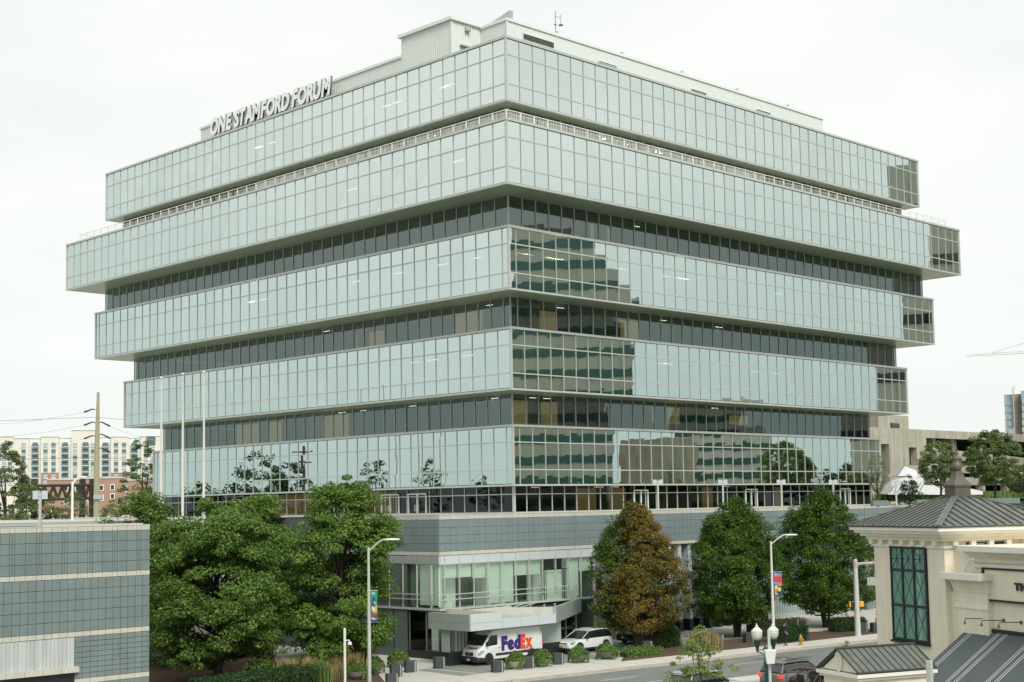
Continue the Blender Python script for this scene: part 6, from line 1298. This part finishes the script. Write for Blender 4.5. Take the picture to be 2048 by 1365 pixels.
# street lamp at left and parapet behind the car park roof
F5 = Facade(145, 140); t = thing('street_lamp', 'white cobra head street lamp in front of the red brick building', 'street lamp', tuple(F5.O), F5.rz); P5 = lambda px, py: (F5.at(px, py)[0], 0, F5.at(px, py)[1])
b = MB(); b.tube([P5(144.5, 1050), P5(145, 963)], [.13, .1], 8); b.build('pole', M['white'], t); b = MB(); b.tube([P5(145, 966), P5(153, 958), P5(163, 955)], .06, 6); b.tube([P5(145, 972), P5(153, 960)], .03, 6); b.build('arm', M['white'], t); b = MB(); b.lathe([(.02, -.06), (.15, -.02), (.02, .08)], 10, M=Matrix.Translation(P5(167, 954.5)) @ Matrix.Scale(3, 4, (1, 0, 0))); b.build('lamp_head', M['white'], t)
pw = thing('parapet_wall', 'mottled grey parapet wall behind the flat roof of the tiled car park', 'wall', (0, 0, 0)); q0, q1 = ond(-30, 1042, 118), ond(250, 1040, 118)
for i in range(8):
    a = q0+(q1-q0)*i/8; c_ = q0+(q1-q0)*(i+1)/8; d = (c_-a)/np.linalg.norm(c_-a); b = MB(); nn_ = np.array([-d[1], d[0]])*.4
    b.prism([tuple(a[:2]+d[:2]*.02), tuple(c_[:2]-d[:2]*.02), tuple(c_[:2]-d[:2]*.02+nn_), tuple(a[:2]+d[:2]*.02+nn_)], -4.6, -.02+.0); b.build('wall_panel', M['conc_p'], pw)
# low terrain behind the podium at left
sheet('embankment', [(-140, 60), (-60, 40), (-13, 62.1), (300, 330), (-140, 330)], G+.5, M['ground'])
# ------------------------------------------------------------------ concrete car park at right
GY = 16.0; gp_ = thing('concrete_car_park', 'weathered concrete multi storey car park with sloping ramps behind the plaza trees', 'parking garage', (0, GY, 0))
def gq(px, py): p = ony(px, py, GY); return (p[0], p[2])
x0 = 66; xw = gq(1852, 870)[0]; zt = gq(1852, 860)[1]; zb = -.5
def gbox(xa, xb, za, zb_, d0, d1, nm, m='conc', par=gp_): return MB().box(xa, d0, za, xb, d1, zb_).build(nm, M[m], par)
ra = gq(1762, 888); rb = gq(1778, 888)
gbox(x0, ra[0], zb, zt, 0, 8, 'wall_panel'); gbox(ra[0]+.001, rb[0], ra[1], zt, .003, 8, 'wall_panel'); gbox(ra[0]+.002, rb[0], zb, ra[1]-.001, 1.2, 8, 'wall_panel')
xa = rb[0]; wv0 = gq(1818, 895); wv1 = gq(1834.5, 931); npan = 4
for i in range(npan): gbox(xa+(wv0[0]-xa)*i/npan+.02, xa+(wv0[0]-xa)*(i+1)/npan-.02, zb, zt, 0.0, 8, 'wall_panel')
gbox(wv0[0], wv1[0], wv0[1], zt, .004, 8, 'wall_panel'); gbox(wv0[0]+.001, wv1[0], zb, wv1[1], .004, 8, 'wall_panel'); gbox(wv0[0]+.002, wv1[0]-.002, wv1[1]+.001, wv0[1]-.001, .9, 8, 'window', 'cglass'); gbox(wv1[0]+.02, xw, zb, zt, 0, 8, 'wall_panel')
pa = gq(1783, 840); pb = gq(1845, 862); pb2 = gq(1845, 840); gbox(pa[0], pb[0], zt, pb2[1]+.6, 2, 10, 'penthouse'); gbox(x0, pa[0]-.01, zt, zt+(pb2[1]-zt)*.75, 4, 12, 'penthouse')
wa_ = gq(1808, 845); wb_ = gq(1824, 857); gbox(wa_[0], wb_[0], wb_[1], wa_[1], 1.8, 1.99, 'penthouse_window', 'cglass')
xr = xw+150; ztb = gq(1852, 876)[1]
for i in range(9): gbox(xw+.01+i*9, xw+(i+1)*9-.03, ztb, zt, 0.0, .8, 'edge_beam')
gbox(xw, xr, zt-.4, zt-.1, .81, 30, 'roof_deck'); gbox(xw, xr, zb, zt-.41, 29, 30, 'rear_wall', 'halld')
for k, (z_off, sl_) in enumerate(((0, -1), (1, -1), (2, -1))):
    za1 = gq(1852, 893+31*k)[1]; p2 = gq(2048, 914+20*k); s_ = (p2[1]-za1)/(p2[0]-xw); th = (1.3, 1.2, 1.1)[k]
    b = MB(); b.add([(xw, 1, za1-th), (xr, 1, za1-th+s_*(xr-xw)), (xr, 1, za1+s_*(xr-xw)), (xw, 1, za1), (xw, 28, za1-th), (xr, 28, za1-th+s_*(xr-xw)), (xr, 28, za1+s_*(xr-xw)-.9), (xw, 28, za1-.9)], [(0, 1, 2, 3), (4, 7, 6, 5), (0, 4, 5, 1), (3, 2, 6, 7), (0, 3, 7, 4), (1, 5, 6, 2)]); b.build('ramp', M['conc'], gp_)
for px in (1879.5, 1917.5, 2024, 1975): x = gq(px, 890)[0]; gbox(x-.4, x+.4, -6, zt-.42, .81, 1.9, 'column')
# tent
F6 = Facade(1825, 172, 10); tn = thing('event_tent', 'white peaked event tent behind the trees on the plaza', 'tent', tuple(F6.O), F6.rz); wt = mat('tent_fabric', (.80, .81, .80), .6)
P6 = lambda px, py, d=0: (F6.at(px, py)[0], d, F6.at(px, py)[1])
for pts, d0, d1 in (([(1808, 951), (1822, 931), (1843, 939), (1862, 951)], 4, 12), ([(1765, 988), (1790, 962), (1832, 952), (1862, 958), (1888, 984), (1888, 990), (1765, 990)], -4, 3.9), ([(1888.5, 984), (1900, 972), (1950, 984), (1950, 990), (1888.5, 990)], -4, 4)):
    b = MB(); n = len(pts); c1 = [P6(x, y, d0) for x, y in pts]; c2_ = [P6(x, y, d1) for x, y in pts]; b.add(c1+c2_, [tuple(range(n)), tuple(range(2*n-1, n-1, -1))]+[(i, n+i, n+(i+1) % n, (i+1) % n) for i in range(n)]); b.build('tent_roof', wt, tn)
b = MB()
for i in range(9): b.tube([P6(1768+i*7, 988, -4.1), P6(1780+i*7, 966, -4.1)], .05, 4)
b.build('tent_seam', M['panel'], tn, 'stuff')
# planter kerbs of the plaza
def pw_(px0, px1, py, D, h, label):
    a = ond(px0, py, D); c_ = ond(px1, py, D); d = (c_-a)/np.linalg.norm(c_-a); nn_ = np.array([-d[1], d[0]])*1.0; b = MB(); b.prism([tuple(a[:2]), tuple(c_[:2]), tuple(c_[:2]+nn_), tuple(a[:2]+nn_)], 0, h); tag(b.build('planter_wall', M['tile']), label, 'planter wall')
pw_(1746, 1777, 1008, 128, .5, 'low grey planter wall beside the right end of the glass tower'); pw_(1834, 1900, 1003, 134, .5, 'low grey planter wall left of the spire base'); pw_(1930, 2040, 1002, 136, .5, 'low grey planter wall right of the spire base')
# far glass tower under construction and tower crane
F7 = Facade(2035, 700, 0); ft = thing('far_tower', 'distant blue glass tower with a bare brown strip under construction', 'building', tuple(F7.O), F7.rz); bg = mat('blue_glass_far', (.30, .42, .46), .3)
for x0_, x1_, yt, m_ in ((2008, 2027, 790, bg), (2042, 2075, 782, bg)):
    b = MB(); a = F7.at(x0_, yt); c_ = F7.at(x1_, yt); b.box(a[0], 0, G, c_[0], 30, a[1]); b.build('glass_wing', m_, ft)
a = F7.at(2027, 788); c_ = F7.at(2042, 788); MB().box(a[0]+.02, 3, G, c_[0]-.02, 30, a[1]).build('unfinished_bay', mat('bare_brick_far', (.30, .24, .18), .9, noise=.3, nscale=.4), ft)
for i in range(7):
    b = MB(); F7.box(b, 2010, 803+14*i, 2014, 811+14*i, -.3, -.05); b.build('window', M['farwin_l'], ft); b = MB(); F7.box(b, 2016.5, 803+14*i, 2025, 811+14*i, -.3, -.05); b.build('window', M['farwin_l'], ft); b = MB(); F7.box(b, 2044, 800+14*i, 2070, 808+14*i, -.3, -.05); b.build('window', M['farwin_l'], ft)
b = MB(); F7.box(b, 2024.5, 778, 2030, 850, -2, -.5); F7.box(b, 2024.5, 774, 2026, 778, -2, -.5); F7.box(b, 2028.5, 774, 2030, 778, -2, -.5); b.build('hoist_mast', M['panel'], ft)
F8 = Facade(2040, 560, 0); cr8 = thing('tower_crane', 'distant pale tower crane jib reaching in from the right edge of the sky', 'crane', tuple(F8.O), F8.rz); P8 = lambda px, py, d=0: (F8.at(px, py)[0], d, F8.at(px, py)[1]); b = MB(); cm = mat('pale_crane_steel', (.62, .60, .55), .6)
b.tube([P8(1931, 713), P8(2190, 700)], .12, 4); b.tube([P8(1945, 709), P8(2190, 694)], .08, 4)
for i in range(30): x = 1936+i*8; y = 713-(x-1931)*.05; b.tube([P8(x, y), P8(x+4, y-4)], .05, 4); b.tube([P8(x+4, y-4), P8(x+8, y-.4)], .05, 4)
b.build('jib', cm, cr8); b = MB(); b.tube([P8(1980, 707), P8(2050, 686), P8(2150, 660)], .1, 4); b.build('pendant', cm, cr8); b = MB(); b.tube([P8(2150, 655), (P8(2150, 700)[0], 0, G)], .9, 4); b.build('mast', cm, cr8)
# ------------------------------------------------------------------ buildings and trees behind the viewer that the glass reflects
def mirror_pt(px, py, face, off, s):
    v = ray(px, py); h = np.linalg.norm(v[:2])
    if face == 'B': C2 = np.array([CAM[0], 2*off-CAM[1], CAM[2]]); u = np.array([v[0], -v[1], v[2]])
    else: C2 = np.array([2*off-CAM[0], CAM[1], CAM[2]]); u = np.array([-v[0], v[1], v[2]])
    return C2+u*(s/h)
M['beige_r'] = mat('beige_precast', (.42, .43, .37), .8, noise=.06); M['gwin'] = mat('green_strip_window', (.045, .12, .10), .3); M['band_w'] = mat('pale_band', (.6, .6, .55), .7)
def office(px0, px1, steps, s, off, label, wm, winm, fh=3.5, cat='building', depth=30, z0=G):
    a = mirror_pt(px0, 900, 'B', off, s); c_ = mirror_pt(px1, 900, 'B', off, s); d = c_-a; ln = np.linalg.norm(d[:2]); rz = math.atan2(d[1], d[0]); t = thing('office_building', label, cat, (a[0], a[1], 0), rz, 'office blocks across the street')
    f0 = 0
    sgn = 1 if (np.array([-math.sin(rz), math.cos(rz)]) @ (a[:2]-np.array([0, 0]))) > 0 else -1     # away from the tower
    n = len(steps)
    for f1, py in steps:
        zt = mirror_pt(px0+(px1-px0)*(f0+f1)/2, py, 'B', off, s)[2]; x0, x1 = ln*f0, ln*f1
        MB().box(x0+.02, 0, z0, x1-.02, sgn*depth, zt).build('wall', wm, t); z = z0+4; 
        while z < zt-2: MB().box(x0+.05, -sgn*.15, z, x1-.05, -sgn*.01, z+1.35).build('window_strip', winm, t); z += fh
        f0 = f1
    return t
office(1000, 1284, [(.3, 452), (.48, 460), (.60, 474), (.68, 515), (.76, 545), (.84, 575), (.92, 600), (1.0, 640)], 235, .76, 'beige stepped office block with green strip windows, seen mirrored in the right facade', M['beige_r'], M['gwin'])
office(1388, 1580, [(.75, 800), (1.0, 850)], 300, 1.52, 'white banded office block seen mirrored near the middle of the right facade', M['band_w'], M['gwin'], 3.0)
office(1240, 1392, [(1.0, 878)], 262, 3.8, 'low grey concrete block seen mirrored between the two office blocks', M['conc'], M['halld'], 9)
office(1797, 1900, [(.4, 330), (1, 300)], 205, 0, 'tall beige office block seen mirrored at the right end of the facade', M['beige_r'], M['cglass'], 7.8)
for i, (px, topy, s, wpx, face) in enumerate(((520, 905, 245, 120, 'A'), (585, 925, 245, 90, 'A'), (748, 912, 250, 70, 'A'), (860, 915, 260, 60, 'A'), (400, 965, 240, 110, 'A'), (960, 955, 260, 70, 'A'), (665, 960, 250, 60, 'A'), (1700, 930, 330, 110, 'B'), (1650, 940, 330, 60, 'B'), (1745, 945, 330, 60, 'B'), (1610, 950, 320, 60, 'B'))):
    q = mirror_pt(px, topy, face, 3.8, s); Rm = wpx/2*s/FPX; H = q[2]-G
    tree('street_tree', ['broad dark tree mirrored in the lower left facade, tallest of that group', 'dark tree beside the tallest mirrored one', 'dark tree mirrored near the middle of the left facade', 'round tree mirrored below the mirrored flagpoles', 'low tree mirrored at the far left of the facade', 'small tree mirrored near the tower corner', 'small bushy tree mirrored between the two larger ones', 'broad tree mirrored near the right end of the right facade', 'small tree mirrored left of the broad one in the right facade', 'small tree mirrored right of the broad one in the right facade', 'small tree mirrored beside the white banded block'][i], 'tree', (q[0], q[1], G), H, Rm, H*.35, prof_open, 90+i, 'hedge', 60, 2600, Rm*.28, Rm*.13, 'trees mirrored in the glass facade', .3, limbs=8)
q = mirror_pt(606, 893, 'A', 3.8, 240); t = thing('utility_pole', 'wooden utility pole mirrored in the left facade beside the broad dark tree', 'utility pole', (q[0], q[1], G)); b = MB(); b.tube([(0, 0, 0), (0, 0, q[2]-G)], [.35, .22], 8); b.build('pole', M['bark'], t); b = MB(); b.tube([(-1.2, -1.2, q[2]-G-1), (1.2, 1.2, q[2]-G-1)], .12, 5); b.tube([(-1, -1, q[2]-G-2.6), (1, 1, q[2]-G-2.6)], .12, 5); b.build('crossarm', M['bark'], t)
